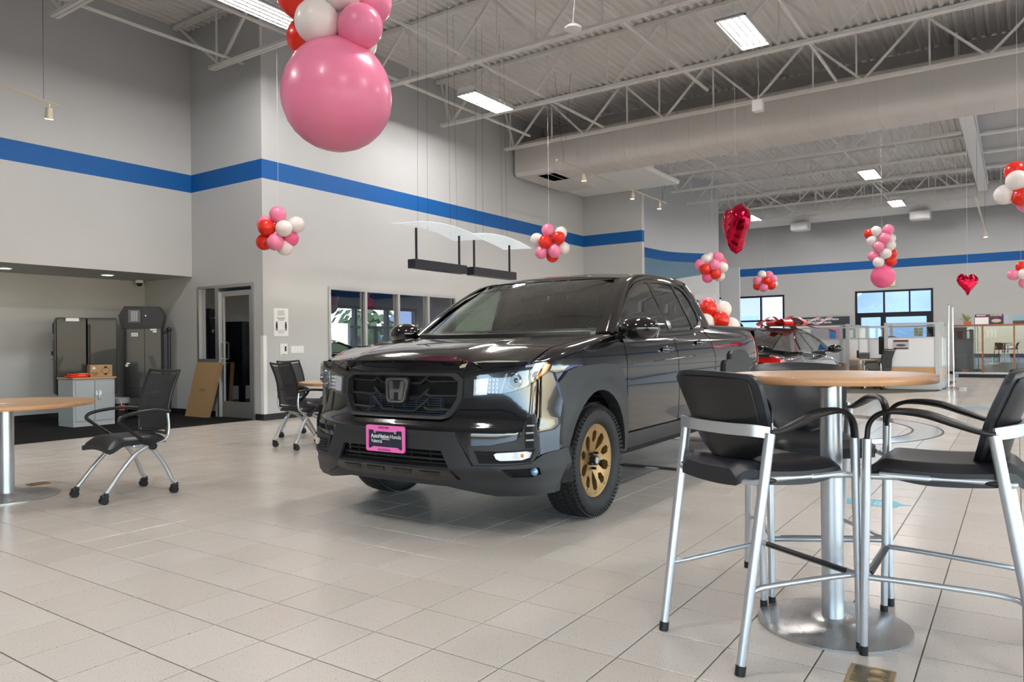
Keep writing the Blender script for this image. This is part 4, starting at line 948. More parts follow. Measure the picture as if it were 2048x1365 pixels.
# brass floor outlets
m_brasso = mat('aged_brass', (0.42, 0.29, 0.13), 0.32, 0.95, var=0.25, vscale=30)
def outlet(name, label, loc, rz, s=1.0):
    t = thing(name, label, 'floor outlet', loc, rz); MB().box((0, 0, .003), (.17 * s, .145 * s, .006), bev=.003).obj('cover_plate', m_brasso, t)
    for k in (-1, 1): MB().box((k * .036 * s, 0, .0065), (.058 * s, .112 * s, .003), bev=.001).obj('hatch', mat('dark_brass', (.20, .15, .08), .35, .9, var=.3, vscale=30), t); MB().lathe([(0, .0085), (.02 * s, .0085), (.023 * s, .0080), (.026 * s, .0085)], 20, M=Matrix.Translation((k * .036 * s, -.02 * s, 0))).obj('screw_ring', m_brasso, t)
    return t
outlet('floor_outlet', 'brass floor outlet plate at the bottom edge below the bar table', (2.765, .425, 0), math.radians(2))
outlet('floor_outlet', 'small brass floor outlet behind the base of the left table', (2.92, 6.95, 0), 0, .9)
# ------------------------------------------------------------------ black pickup truck (x runs to the rear, y<0 is the driver's side)
m_paint = mat('gloss_black_paint', (0.0035, 0.0035, 0.004), 0.10, coat=1.0, spec=0.5, rvar=0.02)
m_clad = mat('matte_cladding', (0.022, 0.023, 0.026), 0.46, var=0.06, bump=0.10, bscale=260)
m_gloss = mat('piano_black', (0.006, 0.006, 0.007), 0.16, coat=0.6, rvar=0.02)
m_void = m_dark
m_tire = mat('tyre_rubber', (0.014, 0.014, 0.015), 0.62, var=0.12, vscale=30, bump=0.08)
m_gold = mat('bronze_gold_wheel', (0.36, 0.215, 0.085), 0.36, 0.75, rvar=0.05)
m_chrome = mat('chrome', (0.80, 0.80, 0.82), 0.08, 1.0, rvar=0.02)
m_grillebar = mat('grille_bar', (0.045, 0.045, 0.048), 0.30, 0.6, rvar=0.05)
m_winglass = glass_mat('green_windscreen', (0.50, 0.62, 0.56), 1.0, 0.05)
m_privglass = glass_mat('privacy_glass', (0.06, 0.07, 0.07), 1.0, 0.06)
m_lens = glass_mat('lamp_lens', (0.90, 0.92, 0.95), 1.0, 0.06)
m_amber = mat('amber_reflector', (0.85, 0.26, 0.01), 0.25, coat=0.5, emit=(1, .35, .02), estr=0.06)
m_drl = mat('grey_light_pipe', (0.42, 0.44, 0.50), 0.25, var=0.04); m_clearlamp = mat('frosted_lamp', (0.72, 0.74, 0.80), 0.15, 0.3, bump=0.5, bscale=60)
m_redlens = mat('red_lamp', (0.55, 0.01, 0.01), 0.18, coat=0.6, var=0.05)
m_inter = mat('dark_interior', (0.020, 0.021, 0.023), 0.6, var=0.08); m_inter2 = mat('grey_headliner', (0.22, 0.25, 0.25), 0.8, var=0.05)
TR = thing('pickup_truck', 'glossy black pickup truck with bronze wheels, parked facing us in the middle', 'truck', (4.368, 3.285, 0), math.radians(1.5))
Pf = spl([0, .3, .5, .7, .8, .9, .945, .97, .985], [-.98, -.972, -.945, -.885, -.835, -.745, -.655, -.555, -.47])
Off = spl([.24, .30, .36, .42, .62, .66, .72, .85, .95, 1.0, 1.06], [.085, .05, .03, 0, 0, .015, .06, .085, .095, .10, .115])
def Fx(y, z): return Pf(abs(y)) + Off(z) * (1 - .65 * sstep(.72, .95, abs(y)))
def FM(y, z, d): return (Fx(y, z) - d, y, z)
Zp = spl([.25, .38, .5, .6, .8, .92, .985, 1.06, 1.13, 1.19, 1.25, 1.33], [.925, .945, .955, .963, .972, .969, .972, .966, .953, .936, .906, .880])
Tf = spl([-.72, -.64, -.55, -.47, -.35, -.2, 0, 3.6, 4.0, 4.25, 4.36], [.13, .062, .028, .010, .004, 0, 0, 0, .012, .055, .11])
def Sy(x, z): return Zp(z) - Tf(max(-.72, min(4.36, x)))
def SM(s): return lambda x, z, d: (x, s * (Sy(x, z) + d), z)
Hc = spl([-.92, -.88, -.84, -.78, -.70, -.5, -.2, .05, .4], [1.030, 1.055, 1.085, 1.116, 1.138, 1.168, 1.198, 1.215, 1.242])
Hd_ = spl([-.92, -.75, -.66, -.45, -.2, .1, .4], [.10, .088, .074, .030, .020, .012, .008])
def Hz(x, y): return Hc(x) - Hd_(x) * (abs(y) / .86) ** 2.4 - .012 * sstep(.40, .52, abs(y)) * (1 - sstep(-.3, .2, x)) + .004
def HM(x, y, d): return (x, y, Hz(x, y) + d)
def mir(poly): return poly + [(-a, b) for a, b in reversed(poly)]
def arc(cx, cz, rx, rz, a0, a1, n): return [(cx + rx * math.cos(math.radians(a0 + (a1 - a0) * k / n)), cz + rz * math.sin(math.radians(a0 + (a1 - a0) * k / n))) for k in range(n + 1)]
G = .05
# front fascia with openings for grille and lower intake
GR = [(-.44, .985), (.44, .985), (.492, .950), (.492, .835), (.455, .76), (.41, .715), (.37, .705), (-.37, .705), (-.41, .715), (-.455, .76), (-.492, .835), (-.492, .950)]
LOWER = [(-.405, .523), (.405, .523), (.455, .422), (-.455, .422)]
fas = [(-.972, .50), (-.57, .43), (.57, .43), (.972, .50), (.975, .80), (.955, .985), (.86, 1.045), (.5, 1.052), (-.5, 1.052), (-.86, 1.045), (-.955, .985), (-.975, .80)]
MB().patch(fas, FM, .03, G, [GR, LOWER], back=False).obj('front_fascia', m_paint, TR)
MB().patch([(y * 1.05, z + (.01 if z > .85 else -.01)) for y, z in GR], lambda y, z, d: (Fx(0, z) + .085 - d, y, z), 0, .1).patch([(y * 1.06, .535 if z > .5 else .41) for y, z in LOWER], lambda y, z, d: (-.86 - d, y, z), 0, .1).obj('grille_backing', m_void, TR)
rad = MB()
for k in range(9): rad.box((-.845, -.02, .722 + k * .0145), (.006, .62, .004))
for k in range(7): rad.box((-.843, -.30 + k * .10, .775), (.006, .004, .11))
rad.obj('radiator', mat('radiator_fins', (.06, .09, .15), .4, .5, var=.1), TR)
GRi = [(y * .935, .845 + (z - .845) * .86) for y, z in GR]
MB().patch(GR, lambda y, z, d: FM(y, z, d + .022), .05, .06, [GRi]).obj('grille_frame', m_clad, TR)
def hp(px, py): return (px, py)
row = lambda pts: [(y, z) for y, z in pts]
bars = []
for z, sc in ((.938, 1.0), (.848, 1.02), (.763, .97)):
    for s in (-1, 1):
        bars.append([(s * .455 * sc, z + .022), (s * .425 * sc, z - .004), (s * .235, z - .008), (s * .205, z + .008)])
        if z > .77: bars.append([(s * .232, z + .036), (s * .16, z - .020), (s * .085, z - .022)])
bars.append([(.235, .822), (.13, .744), (-.13, .744), (-.235, .822)])
for b in bars: MB().tube([(Fx(y, z) + .012, y, z) for y, z in b], .0075, 6, flat=1.3).obj('grille_bar', m_grillebar, TR)
# emblem: rounded trapezoid ring round a flared H
lx = -.925; LC = .872
def trap(w0, w1, h, r, n=5):
    P = [(-w1, h), (w1, h), (w0, -h), (-w0, -h)]; out = []
    for i, p in enumerate(P):
        a, b = Vector(P[i - 1]), Vector(P[(i + 1) % 4]); p = Vector(p); da = (a - p).normalized(); db = (b - p).normalized()
        for k in range(n + 1):
            t = k / n; out.append(tuple(p + da * r * (1 - t) ** 2 + db * r * t ** 2))
    return out
EM = lambda y, z, d: (lx + (z - LC) * .10 - d, y, z)
ring_o = [(a, LC + b) for a, b in trap(.072, .094, .076, .03)]; ring_i = [(a * .86, LC + b * .86) for a, b in trap(.072, .094, .076, .03)]
em = MB().patch([(a * 1.12, LC + (b - LC) * 1.12) for a, b in ring_o], lambda y, z, d: EM(y, z, d - .006), .02, .03).obj('emblem', m_black, TR)
MB().patch(ring_o, EM, .012, .02, [ring_i]).obj('emblem_ring', m_chrome, em)
HH = [(-.062, .060), (-.036, .060), (-.026, .010), (.026, .010), (.036, .060), (.062, .060), (.048, -.060), (.024, -.060), (.020, -.012), (-.020, -.012), (-.024, -.060), (-.048, -.060)]
MB().patch([(a, LC + b) for a, b in HH], lambda y, z, d: EM(y, z, d - .001), .010, .02).obj('emblem_letter', m_chrome, em)
# nose bar between hood and grille, bars over the headlights
MB().patch([(-.47, .992), (.47, .992), (.50, 1.045), (-.50, 1.045)], lambda y, z, d: FM(y, z, d + .012), .03, .05).obj('nose_bar', m_paint, TR)
for s in (-1, 1):
    MB().patch([(s * .50, .99), (s * .60, 1.008), (s * .54, 1.052), (s * .505, 1.045)], lambda y, z, d: FM(y, z, d + .016), .03, .04).obj('nose_wedge', m_paint, TR)
    MB().patch([(s * .61, 1.012), (s * .845, 1.034), (s * .855, 1.052), (s * .56, 1.048)], lambda y, z, d: FM(y, z, d + .012), .03, .05).obj('lamp_brow', m_gloss, TR)
# headlights
for s in (-1, 1):
    q = lambda P: [(s * a, b) for a, b in P]
    HL = q([(.515, .955), (.515, .832), (.60, .840), (.70, .855), (.80, .878), (.87, .905), (.915, .945), (.942, .985), (.950, 1.030), (.940, 1.050), (.85, 1.030), (.75, .998), (.62, .975)])
    h = MB().patch(HL, lambda y, z, d: FM(y, z, d + .006), .03, .04).obj('headlight', m_gloss, TR)
    MB().patch(q([(.56, .946), (.56, .850), (.64, .856), (.645, .955)]), lambda y, z, d: FM(y, z, d + .012), .006, .04).obj('lamp_reflector', m_clearlamp, h)
    for i in range(3):
        for j in range(4): MB().box(FM(s * (.655 + i * .021), .872 + j * .024, .014), (.006, .016, .017), bev=.002).obj('lamp_facet', m_clearlamp, h)
    MB().patch(q([(.715, .862), (.725, .862), (.755, .982), (.745, .980)]), lambda y, z, d: FM(y, z, d + .013), .005, .04).obj('lamp_divider', m_drl, h)
    c = FM(s * .798, .938, .004); MB().lathe([(.046, -.004), (.050, .012), (.044, .016), (.040, .004)], 24, M=Matrix.Translation(c) @ Matrix.Rotation(math.radians(-90), 4, 'Y')).obj('projector_ring', m_chrome, h)
    MB().ball(c, .038, 18, sc=(.55, 1, 1)).obj('projector_lens', mat('dark_lens', (.03, .05, .09), .05, coat=1.0, var=.05), h)
    MB().patch(q([(.82, .885), (.868, .91), (.905, .955), (.925, 1.005), (.93, 1.042), (.86, 1.032), (.857, 1.018), (.898, 1.022), (.888, .975), (.868, .935), (.838, .908)]), lambda y, z, d: FM(y, z, d + .012), .008, .03).obj('light_pipe', m_drl, h)
    MB().patch(q([(.905, .942), (.925, .965), (.945, 1.0), (.952, 1.034), (.940, 1.036), (.930, .998)]), lambda y, z, d: FM(y, z, d + .020), .012, .02).obj('amber_reflector', m_amber, h)
    MB().patch([(a * .998, b) for a, b in HL], lambda y, z, d: FM(y, z, d + .026), 0, .04).obj('lens_cover', m_lens, h)
# matte bumper cladding, skid plate, wings and lamps
BP = [(-.487, .636), (.487, .636), (.60, .440), (.80, .445), (.905, .455), (.94, .50), (.982, .520), (.988, .42), (.972, .31), (.90, .285), (.70, .282), (.52, .350), (.46, .412), (-.46, .412), (-.52, .350), (-.70, .282), (-.90, .285), (-.972, .31), (-.988, .42), (-.982, .520), (-.94, .50), (-.905, .455), (-.80, .445), (-.60, .440)]
FOG = [(s, [(s * .765, .425), (s * .93, .428), (s * .935, .385), (s * .90, .372), (s * .80, .375)]) for s in (-1, 1)]
LO2 = [(y, z) for y, z in LOWER]
MB().patch(BP, lambda y, z, d: FM(y, z, d + .022), .06, G, [LO2, FOG[0][1], FOG[1][1]]).obj('bumper_cladding', m_clad, TR)
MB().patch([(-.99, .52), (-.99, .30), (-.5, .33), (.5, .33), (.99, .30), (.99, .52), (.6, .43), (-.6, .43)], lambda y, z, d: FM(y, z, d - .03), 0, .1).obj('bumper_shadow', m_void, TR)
for z in (.497, .466, .440): MB().tube([(Fx(y, z) + .02, y, z) for y in np.linspace(-.44, .44, 11)], .006 if z != .466 else .009, 6).obj('intake_bar', m_black if z != .466 else m_grillebar, TR)
for y in (-.3, -.15, 0, .15, .3): MB().box((-.945, y, .47), (.01, .008, .10)).obj('intake_rib', m_black, TR)
MB().patch([(-.462, .412), (.462, .412), (.50, .350), (.38, .338), (-.38, .338), (-.50, .350)], lambda y, z, d: FM(y, z, d + .034), .05, G).obj('skid_plate', mat('satin_black_skid', (.022, .020, .019), .22, coat=.3, var=.05), TR)
for y in (-.32, -.11, .11, .32): MB().patch([(y - .075, .392), (y + .075, .392), (y + .065, .366), (y - .065, .366)], lambda y, z, d: FM(y, z, d + .040), .006, .05).obj('skid_pad', mat('skid_pad_black', (.018, .017, .016), .3, var=.05), TR)
MB().patch([(-.50, .352), (-.38, .338), (.38, .338), (.50, .352), (.70, .285), (.90, .287), (.965, .31), (.96, .262), (.70, .250), (.40, .300), (-.40, .300), (-.70, .250), (-.96, .262), (-.965, .31), (-.90, .287), (-.70, .285)], lambda y, z, d: FM(y, z, d + .010), .06, G).obj('chin_lip', m_clad, TR)
for s in (-1, 1):
    q = lambda P: [(s * a, b) for a, b in P]
    MB().patch(q([(.575, .553), (.70, .560), (.835, .590), (.862, .620), (.872, .740), (.905, .742), (.925, .60), (.928, .515), (.905, .458), (.80, .447), (.605, .442)]), lambda y, z, d: FM(y, z, d + .012), .02, .04).obj('bumper_wing', m_clad, TR)
    MB().patch(q([(.610, .530), (.735, .528), (.885, .535), (.918, .54), (.898, .463), (.80, .458), (.640, .456)]), lambda y, z, d: FM(y, z, d + .014), 0, .04).obj('lamp_recess', m_void, TR)
    for k in range(3): MB().tube([FM(s * y, .476 + k * .018, .016) for y in (.64, .70, .745)], .0035, 5).obj('recess_louvre', m_black, TR)
    MB().patch(q([(.733, .512), (.745, .520), (.885, .528), (.905, .520), (.898, .490), (.87, .478), (.765, .476), (.745, .486)]), lambda y, z, d: FM(y, z, d + .030), .016, .03).obj('marker_lamp', m_clearlamp, TR)
    MB().ball(FM(s * .872, .505, .033), .012, 10, sc=(.6, 1, 1)).obj('amber_bulb', m_amber, TR)
    MB().patch(q([(.872, .725), (.898, .727), (.912, .60), (.912, .545), (.880, .545), (.878, .60)]), lambda y, z, d: FM(y, z, d + .016), 0, .03).obj('side_vent', m_void, TR)
    for k in range(3): MB().tube([FM(s * .882, .592 + k * .042, .018), FM(s * .912, .592 + k * .042, .018)], .005, 6).obj('vent_bar', m_drl, TR)
    MB().patch(FOG[0][1] if s < 0 else FOG[1][1], lambda y, z, d: FM(y, z, d - .025), 0, .03).obj('fog_recess', m_void, TR)
    MB().ball(FM(s * .905, .402, -.004), .026, 14, sc=(.6, 1, 1)).obj('fog_lamp', mat('fog_glass', (.25, .40, .62), .06, .5, coat=1.0, var=.2), TR)
# licence plate
pl = MB(); pq = rrect(.305, .152, .012, 4, 0, .576)
PLM = lambda y, z, d: (-1.022 - d, y, z)
plo = MB().patch(pq, PLM, .006, .1).obj('license_plate', mat('plate_navy', (.018, .026, .045), .3, var=.03), TR)
inner = [(-.140, .628), (-.10, .628), (-.09, .620), (.09, .620), (.10, .628), (.140, .628), (.142, .515), (.125, .510), (.10, .524), (-.10, .524), (-.125, .510), (-.142, .515)]
m_hot = mat('plate_frame_pink', (0.85, 0.165, 0.50), 0.3, coat=0.3, var=0.03)
MB().patch(rrect(.318, .164, .014, 4, 0, .576), lambda y, z, d: (-1.030 - d, y, z), .012, .1, [inner]).obj('plate_frame', m_hot, plo)
for y in (-.085, .085): MB().cyl((-1.024, y, .615), (-1.031, y, .615), .008, n=12).obj('plate_screw', m_silver, plo)
TX = Matrix(((0, 0, -1, 0), (-1, 0, 0, 0), (0, 1, 0, 0), (0, 0, 0, 1)))        # text plane facing the nose (-x); text runs towards -y
def ptext(nm, s, size, y, z, m, sx=1.0, bold=0.0, x=-1.0235): return text(nm, s, size, m, plo, Matrix.Translation((x, y, z)) @ TX, sx=sx, bold=bold, extrude=.0004)
ptext('plate_lettering', 'AutoNation', .036, .122, .578, m_paper, .88, .0006); ptext('plate_lettering', 'Honda', .036, -.038, .578, m_paper, .92); ptext('plate_lettering', 'Valencia', .033, .122, .548, m_paper, .86)
MB().box((-1.0235, .0, .571), (.001, .066, .003)).obj('plate_underline', m_paper, plo); MB().box((-1.0236, -.024, .5695), (.001, .022, .004)).obj('plate_underline_pink', m_hot, plo)
ptext('frame_lettering', 'DRIVE PINK', .018, .052, .638, mat('plum_ink', (.12, .01, .06), .5, var=.05), .95, .0004, -1.0305); ptext('frame_lettering', 'AutoNation', .024, .058, .500, mat('plum_ink', (.12, .01, .06)), .92, .0, -1.0305)
# hood, cowl
hood = [(-.872, 0), (-.872, .47), (-.835, .535), (-.78, .66), (-.715, .80), (-.665, .862), (-.45, .868), (-.2, .872), (.1, .872), (.34, .868), (.26, .76), (.13, .50), (.05, .20), (.035, 0)]
MB().patch(hood + [(a, -b) for a, b in reversed(hood[1:-1])], HM, .02, .045, back=False).obj('hood', m_paint, TR)
MB().patch(mir([(-.47, 1.045), (-.50, 1.045)]) if False else [(-.48, 1.030), (.48, 1.030), (.48, 1.060), (-.48, 1.060)], lambda y, z, d: (Hc(-.872) * 0 - .872 - d, y, z), .02, .06).obj('hood_lip', m_paint, TR)
for s in (-1, 1):
    z0 = lambda x: Hz(x, .875) - .055
    def ft(a, b):
        x = -.70 + (.42 + .70) * a; t = b * PI / 2; zt = Hz(x, .878); zb = zt - .06; yo = Sy(x, zb)
        return (x, s * (.878 + (yo - .878) * math.sin(t)), zb + (zt - zb) * math.cos(t))
    MB().grid(ft, 40, 8, flip=s < 0).obj('fender_top', m_paint, TR)
    S = SM(s)
    fo = [(-.70, Hz(-.70, .878) - .06)] + [(x, Hz(x, .878) - .062) for x in (-.6, -.5, -.35, -.2, 0, .2, .36)] + [(.462, 1.160), (.466, .95), (.462, .60), (.452, .385), (.36, .385)] + arc(-.02, .372, .46, .49, 5, 168, 16) + [(-.52, .515), (-.62, .515), (-.70, .56)]
    MB().patch(fo, S, .02, .045, back=False).obj('front_fender', m_paint, TR)
    MB().patch([(.474, .515), (1.520, .515), (1.512, 1.0), (1.500, 1.232), (.47, 1.214), (.475, 1.0)], S, .02, G, back=False).obj('front_door', m_paint, TR)
    MB().patch([(1.532, .515), (2.44, .515), (2.50, .70), (2.505, 1.02), (2.44, 1.20), (2.34, 1.285), (2.22, 1.285), (2.03, 1.250), (1.512, 1.234), (1.524, 1.0)], S, .02, G, back=False).obj('rear_door', m_paint, TR)
    MB().patch([(2.456, .515), (2.73, .515)] + arc(3.18, .372, .46, .49, 165, 5, 16) + [(3.74, .52), (4.33, .52), (4.34, .90), (4.30, 1.18), (4.24, 1.275), (4.1, 1.300), (3.4, 1.305), (2.46, 1.305), (2.38, 1.30), (2.452, 1.20), (2.517, 1.03), (2.512, .69)], S, .02, G, back=False).obj('bed_side', m_paint, TR)
    MB().box((3.37, s * .855, 1.312), (1.86, .10, .035), bev=.014).obj('bed_rail', m_clad, TR)
    MB().patch([(.43, .388), (2.73, .388), (2.73, .508), (.43, .508)], lambda x, z, d: S(x, z, d + .018 - .03 * (1 - (z - .388) / .12) ** 2), .05, .06).obj('sill', m_clad, TR)
    MB().patch([(-.985 * 0 - .62, .30), (-.40, .30), (-.45, .515), (-.62, .515)], lambda x, z, d: S(x, z, d + .012), .03, .05).obj('bumper_return', m_clad, TR)
    fl_ = [(-.578, .520), (-.672, .630), (-.610, .800), (-.545, .905), (-.44, .985), (-.30, 1.014), (.10, 1.022), (.27, 1.012), (.365, .965), (.415, .87), (.44, .72), (.445, .55), (.435, .388), (.345, .388)] + arc(-.02, .372, .425, .478, 4, 166, 16)
    MB().patch(fl_, lambda x, z, d: S(x, z, d + .028 - .012 * sstep(.50, .62, math.hypot(x, z - .372))), .09, .04).obj('fender_flare', m_clad, TR)
    rf = [(2.755, .388), (2.738, .60), (2.735, .84), (2.755, .955), (2.80, .985), (2.94, .990), (2.965, 1.045), (3.03, 1.078), (3.20, 1.086), (3.42, 1.085), (3.56, 1.03), (3.68, .90), (3.77, .72), (3.80, .60), (3.72, .50), (3.64, .50)] + arc(3.18, .372, .44, .478, 14, 176, 16)
    MB().patch(rf, lambda x, z, d: S(x, z, d + .028), .09, .04).obj('rear_flare', m_clad, TR)
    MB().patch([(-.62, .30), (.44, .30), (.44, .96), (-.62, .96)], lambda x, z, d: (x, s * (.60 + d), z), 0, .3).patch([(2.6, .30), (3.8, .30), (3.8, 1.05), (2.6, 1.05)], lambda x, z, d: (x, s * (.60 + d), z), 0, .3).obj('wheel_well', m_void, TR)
    # greenhouse: side glass on a leaning plane
    Gy = spl([1.20, 1.30, 1.45, 1.60, 1.70, 1.76], [.918, .893, .832, .768, .715, .672])
    GM = lambda x, z, d: (x, s * (Gy(z) + d), z)
    fr = [(.335, 1.228), (.50, 1.330), (.70, 1.452), (.90, 1.565), (1.10, 1.645), (1.32, 1.688), (1.70, 1.712), (2.0, 1.710), (2.16, 1.695), (2.27, 1.655), (2.345, 1.560), (2.385, 1.43), (2.36, 1.345), (2.27, 1.298), (2.05, 1.256), (1.50, 1.236), (.70, 1.226)]
    fi = [(.46, 1.250), (.72, 1.430), (.92, 1.545), (1.12, 1.622), (1.33, 1.664), (1.70, 1.688), (1.98, 1.686), (2.13, 1.672), (2.225, 1.635), (2.29, 1.550), (2.325, 1.43), (2.305, 1.365), (2.235, 1.325), (2.04, 1.282), (1.50, 1.262), (.70, 1.250)]
    MB().patch(fr, lambda x, z, d: GM(x, z, d + .010), .02, .06, [fi]).obj('window_surround', m_gloss, TR)
    wf = [(.50, 1.252), (.735, 1.428), (.93, 1.540), (1.13, 1.618), (1.30, 1.655), (1.405, 1.668), (1.475, 1.25)]
    MB().patch(wf, GM, 0, .08).obj('front_side_glass', m_winglass, TR)
    MB().patch([(1.555, 1.252), (1.475, 1.676), (1.70, 1.688), (1.975, 1.686), (2.075, 1.30), (1.90, 1.27)], GM, 0, .08).obj('rear_side_glass', m_privglass, TR)
    MB().patch([(2.11, 1.31), (2.01, 1.684), (2.13, 1.672), (2.225, 1.635), (2.29, 1.550), (2.325, 1.43), (2.30, 1.365), (2.23, 1.325)], GM, 0, .08).obj('quarter_glass', m_privglass, TR)
    MB().patch([(1.470, 1.24), (1.560, 1.24), (1.478, 1.69), (1.398, 1.68)], lambda x, z, d: GM(x, z, d + .006), .03, .08).obj('door_pillar', m_gloss, TR)
    MB().patch([(2.070, 1.28), (2.112, 1.29), (2.012, 1.69), (1.972, 1.69)], lambda x, z, d: GM(x, z, d + .006), .03, .08).obj('quarter_bar', m_black, TR)
    MB().tube([GM(x, z - .012, .012) for x, z in [(.36, 1.226), (.70, 1.228), (1.50, 1.240), (2.05, 1.262), (2.28, 1.303), (2.385, 1.365)]], .010, 6).obj('belt_trim', m_grillebar, TR)
    # body below the glass line (shoulder) and cab corner
    def shoulder(a, b):
        x = .36 + (2.40 - .36) * a; zt = 1.226 + .016 * a + .06 * sstep(.80, 1, a); return (x, s * (Sy(x, zt - .03) + (Gy(zt) + .004 - Sy(x, zt - .03)) * b), zt - .03 + .03 * b)
    MB().grid(shoulder, 24, 3, flip=s < 0).obj('door_shoulder', m_paint, TR)
    cA = [GM(x, z, .008) for x, z in [(2.30, 1.70), (2.345, 1.600), (2.392, 1.48), (2.400, 1.40), (2.37, 1.345), (2.30, 1.303)]]
    cB = [(2.535, s * .63, 1.752), (2.60, s * .68, 1.66), (2.655, s * .755, 1.50), (2.69, s * .80, 1.40), (2.71, s * .83, 1.34), (2.72, s * .855, 1.300)]
    def ruled(A, B, bul):
        A = smooth_path(A, 4); B = smooth_path(B, 4); n = len(A) - 1
        return lambda a, b: tuple(Vector(A[round(a * n)]).lerp(Vector(B[round(a * n)]), b) + Vector((0, s * bul * math.sin(b * PI), 0))), n
    f, n = ruled(cA, cB, .035); MB().grid(f, n, 8, flip=s > 0).obj('cab_pillar', m_paint, TR)
    # roof side rail from windscreen base along the top to the back
    rA = [(.30, s * .80, 1.232), (.50, s * .765, 1.385), (.70, s * .725, 1.515), (.90, s * .685, 1.625), (1.06, s * .655, 1.690), (1.35, s * .645, 1.742), (1.75, s * .645, 1.768), (2.15, s * .64, 1.772), (2.535, s * .62, 1.752)]
    rB = [GM(x, z, .012) for x, z in [(.335, 1.226), (.50, 1.333), (.70, 1.456), (.90, 1.570), (1.10, 1.650), (1.36, 1.694), (1.75, 1.716), (2.10, 1.706), (2.30, 1.70)]]
    f, n = ruled(rA, rB, .016); MB().grid(lambda a, b, f=f: (lambda p, b=b: (p[0], p[1], p[2] + .018 * math.sin(b * PI)))(f(a, b)), n, 8, flip=s > 0).obj('roof_rail', m_paint, TR)
    # mirrors
    mm = MB(); mm.ball((.42, s * 1.085, 1.262), 1, 22, sc=(.115, .150, .088)); mo_ = mm.obj('door_mirror', m_paint, TR)
    MB().patch([(s * .975, 1.20), (s * 1.19, 1.20), (s * 1.21, 1.26), (s * 1.18, 1.325), (s * .98, 1.315), (s * .955, 1.25)], lambda y, z, d: (.505 + d, y, z), .02, .08).obj('mirror_glass', m_chrome, mo_)
    MB().tube([(.44, s * .90, 1.215), (.43, s * .97, 1.222), (.425, s * 1.02, 1.235)], [.035, .03, .045], 10).obj('mirror_arm', m_black, mo_)
    MB().patch([(.36, 1.235), (.52, 1.235), (.66, 1.365), (.655, 1.385)], lambda x, z, d: GM(x, z, d + .014), .02, .08).obj('mirror_sail', m_gloss, TR)
    for hx in (1.27, 2.12):
        zz_ = 1.098 + .055 * (hx > 2)
        MB().ball((hx, s * Sy(hx, zz_), zz_), 1, 14, sc=(.075, .006, .038)).obj('handle_cup', m_gloss, TR)
        MB().tube(smooth_path([(hx - .10, s * (Sy(hx, zz_) + .004), zz_ + .008), (hx - .06, s * (Sy(hx, zz_) + .034), zz_ + .01), (hx + .06, s * (Sy(hx, zz_) + .034), zz_ + .012), (hx + .10, s * (Sy(hx, zz_) + .004), zz_ + .012)], 5), .012, 8, flat=1.3).obj('door_handle', m_paint, TR)
    MB().tube([(x, s * (Sy(x, .995) + .001), .985 + .03 * x) for x in np.linspace(.55, 2.45, 14)], .004, 5).obj('body_crease', m_paint, TR)
    tl = MB().patch([(4.05, .93), (4.26, .93), (4.31, 1.06), (4.28, 1.22), (4.18, 1.235), (4.12, 1.10)], lambda x, z, d: S(x, z, d + .008), .01, .05).obj('tail_lamp', m_redlens, TR)
# windscreen, roof, rear
wb = spl([-1, -.75, -.4, 0, .4, .75, 1], [.30, .165, .075, .045, .075, .165, .30]); wt = spl([-1, -.6, 0, .6, 1], [1.06, .985, .955, .985, 1.06])
def wsh(a, b):
    t = a * 2 - 1; x0, x1 = wb(t), wt(t); y0, y1 = t * .80, t * .655
    z0_, z1_ = 1.222 + .012 * t * t, 1.690 - .012 * (t * t - 1) * 0
    bl = .028 * math.sin(b * PI) * (1 - .4 * t * t); x = x0 + (x1 - x0) * b; z = z0_ + (z1_ - z0_) * b
    return (x - bl * .55, y0 + (y1 - y0) * b, z + bl * .85)
MB().grid(lambda a, b: wsh(a, .03 + b * .95), 24, 14).obj('windscreen', m_winglass, TR)
MB().grid(lambda a, b: tuple(Vector(wsh(a, b * .085)) - Vector((0, 0, .004))), 24, 2).grid(lambda a, b: tuple(Vector(wsh(a, .93 + b * .07)) - Vector((0, 0, .004))), 24, 2).obj('screen_frit', m_black, TR)
MB().tube([(wb(t) - .02, t * .80, 1.224 + .012 * t * t) for t in np.linspace(-.97, .97, 19)], .02, 6).obj('cowl', m_black, TR)
for y0, y1 in ((-.62, -.02), (.05, .66)): MB().tube([(wb(y0 / .8) + .0, y0, 1.235), (wb(y1 / .8) + .03, y1, 1.245)], .010, 6).obj('wiper', m_black, TR)
rx = spl([.955, 1.1, 1.35, 1.75, 2.15, 2.45, 2.56], [1.690, 1.732, 1.768, 1.790, 1.792, 1.776, 1.760])
ry = spl([1.0, 1.06, 1.35, 1.75, 2.15, 2.56], [.65, .655, .645, .645, .64, .62]); rz_ = spl([1.06, 1.35, 1.75, 2.15, 2.535], [1.690, 1.742, 1.768, 1.772, 1.752])
def roof(a, b):
    t = a * 2 - 1; x = wt(t) + (2.555 - .03 * t * t - wt(t)) * b; e = rz_(x); return (x, t * ry(x), e + (rx(x) - e) * (1 - abs(t) ** 2.6) + .001)
MB().grid(roof, 24, 30).obj('roof', m_paint, TR)
MB().ball((2.35, 0, 1.80), 1, 12, sc=(.10, .022, .035)).obj('roof_antenna', m_paint, TR)
MB().grid(lambda a, b: (2.555 + .12 * b, (a * 2 - 1) * (.62 + .20 * b), 1.755 - .40 * b), 8, 4, flip=True).obj('rear_screen', m_privglass, TR)
MB().box((3.2, 0, .70), (2.0, 1.70, .04)).obj('bed_floor', m_clad, TR)
MB().box((2.72, 0, .99), (.06, 1.72, .58)).obj('cab_back', m_clad, TR)
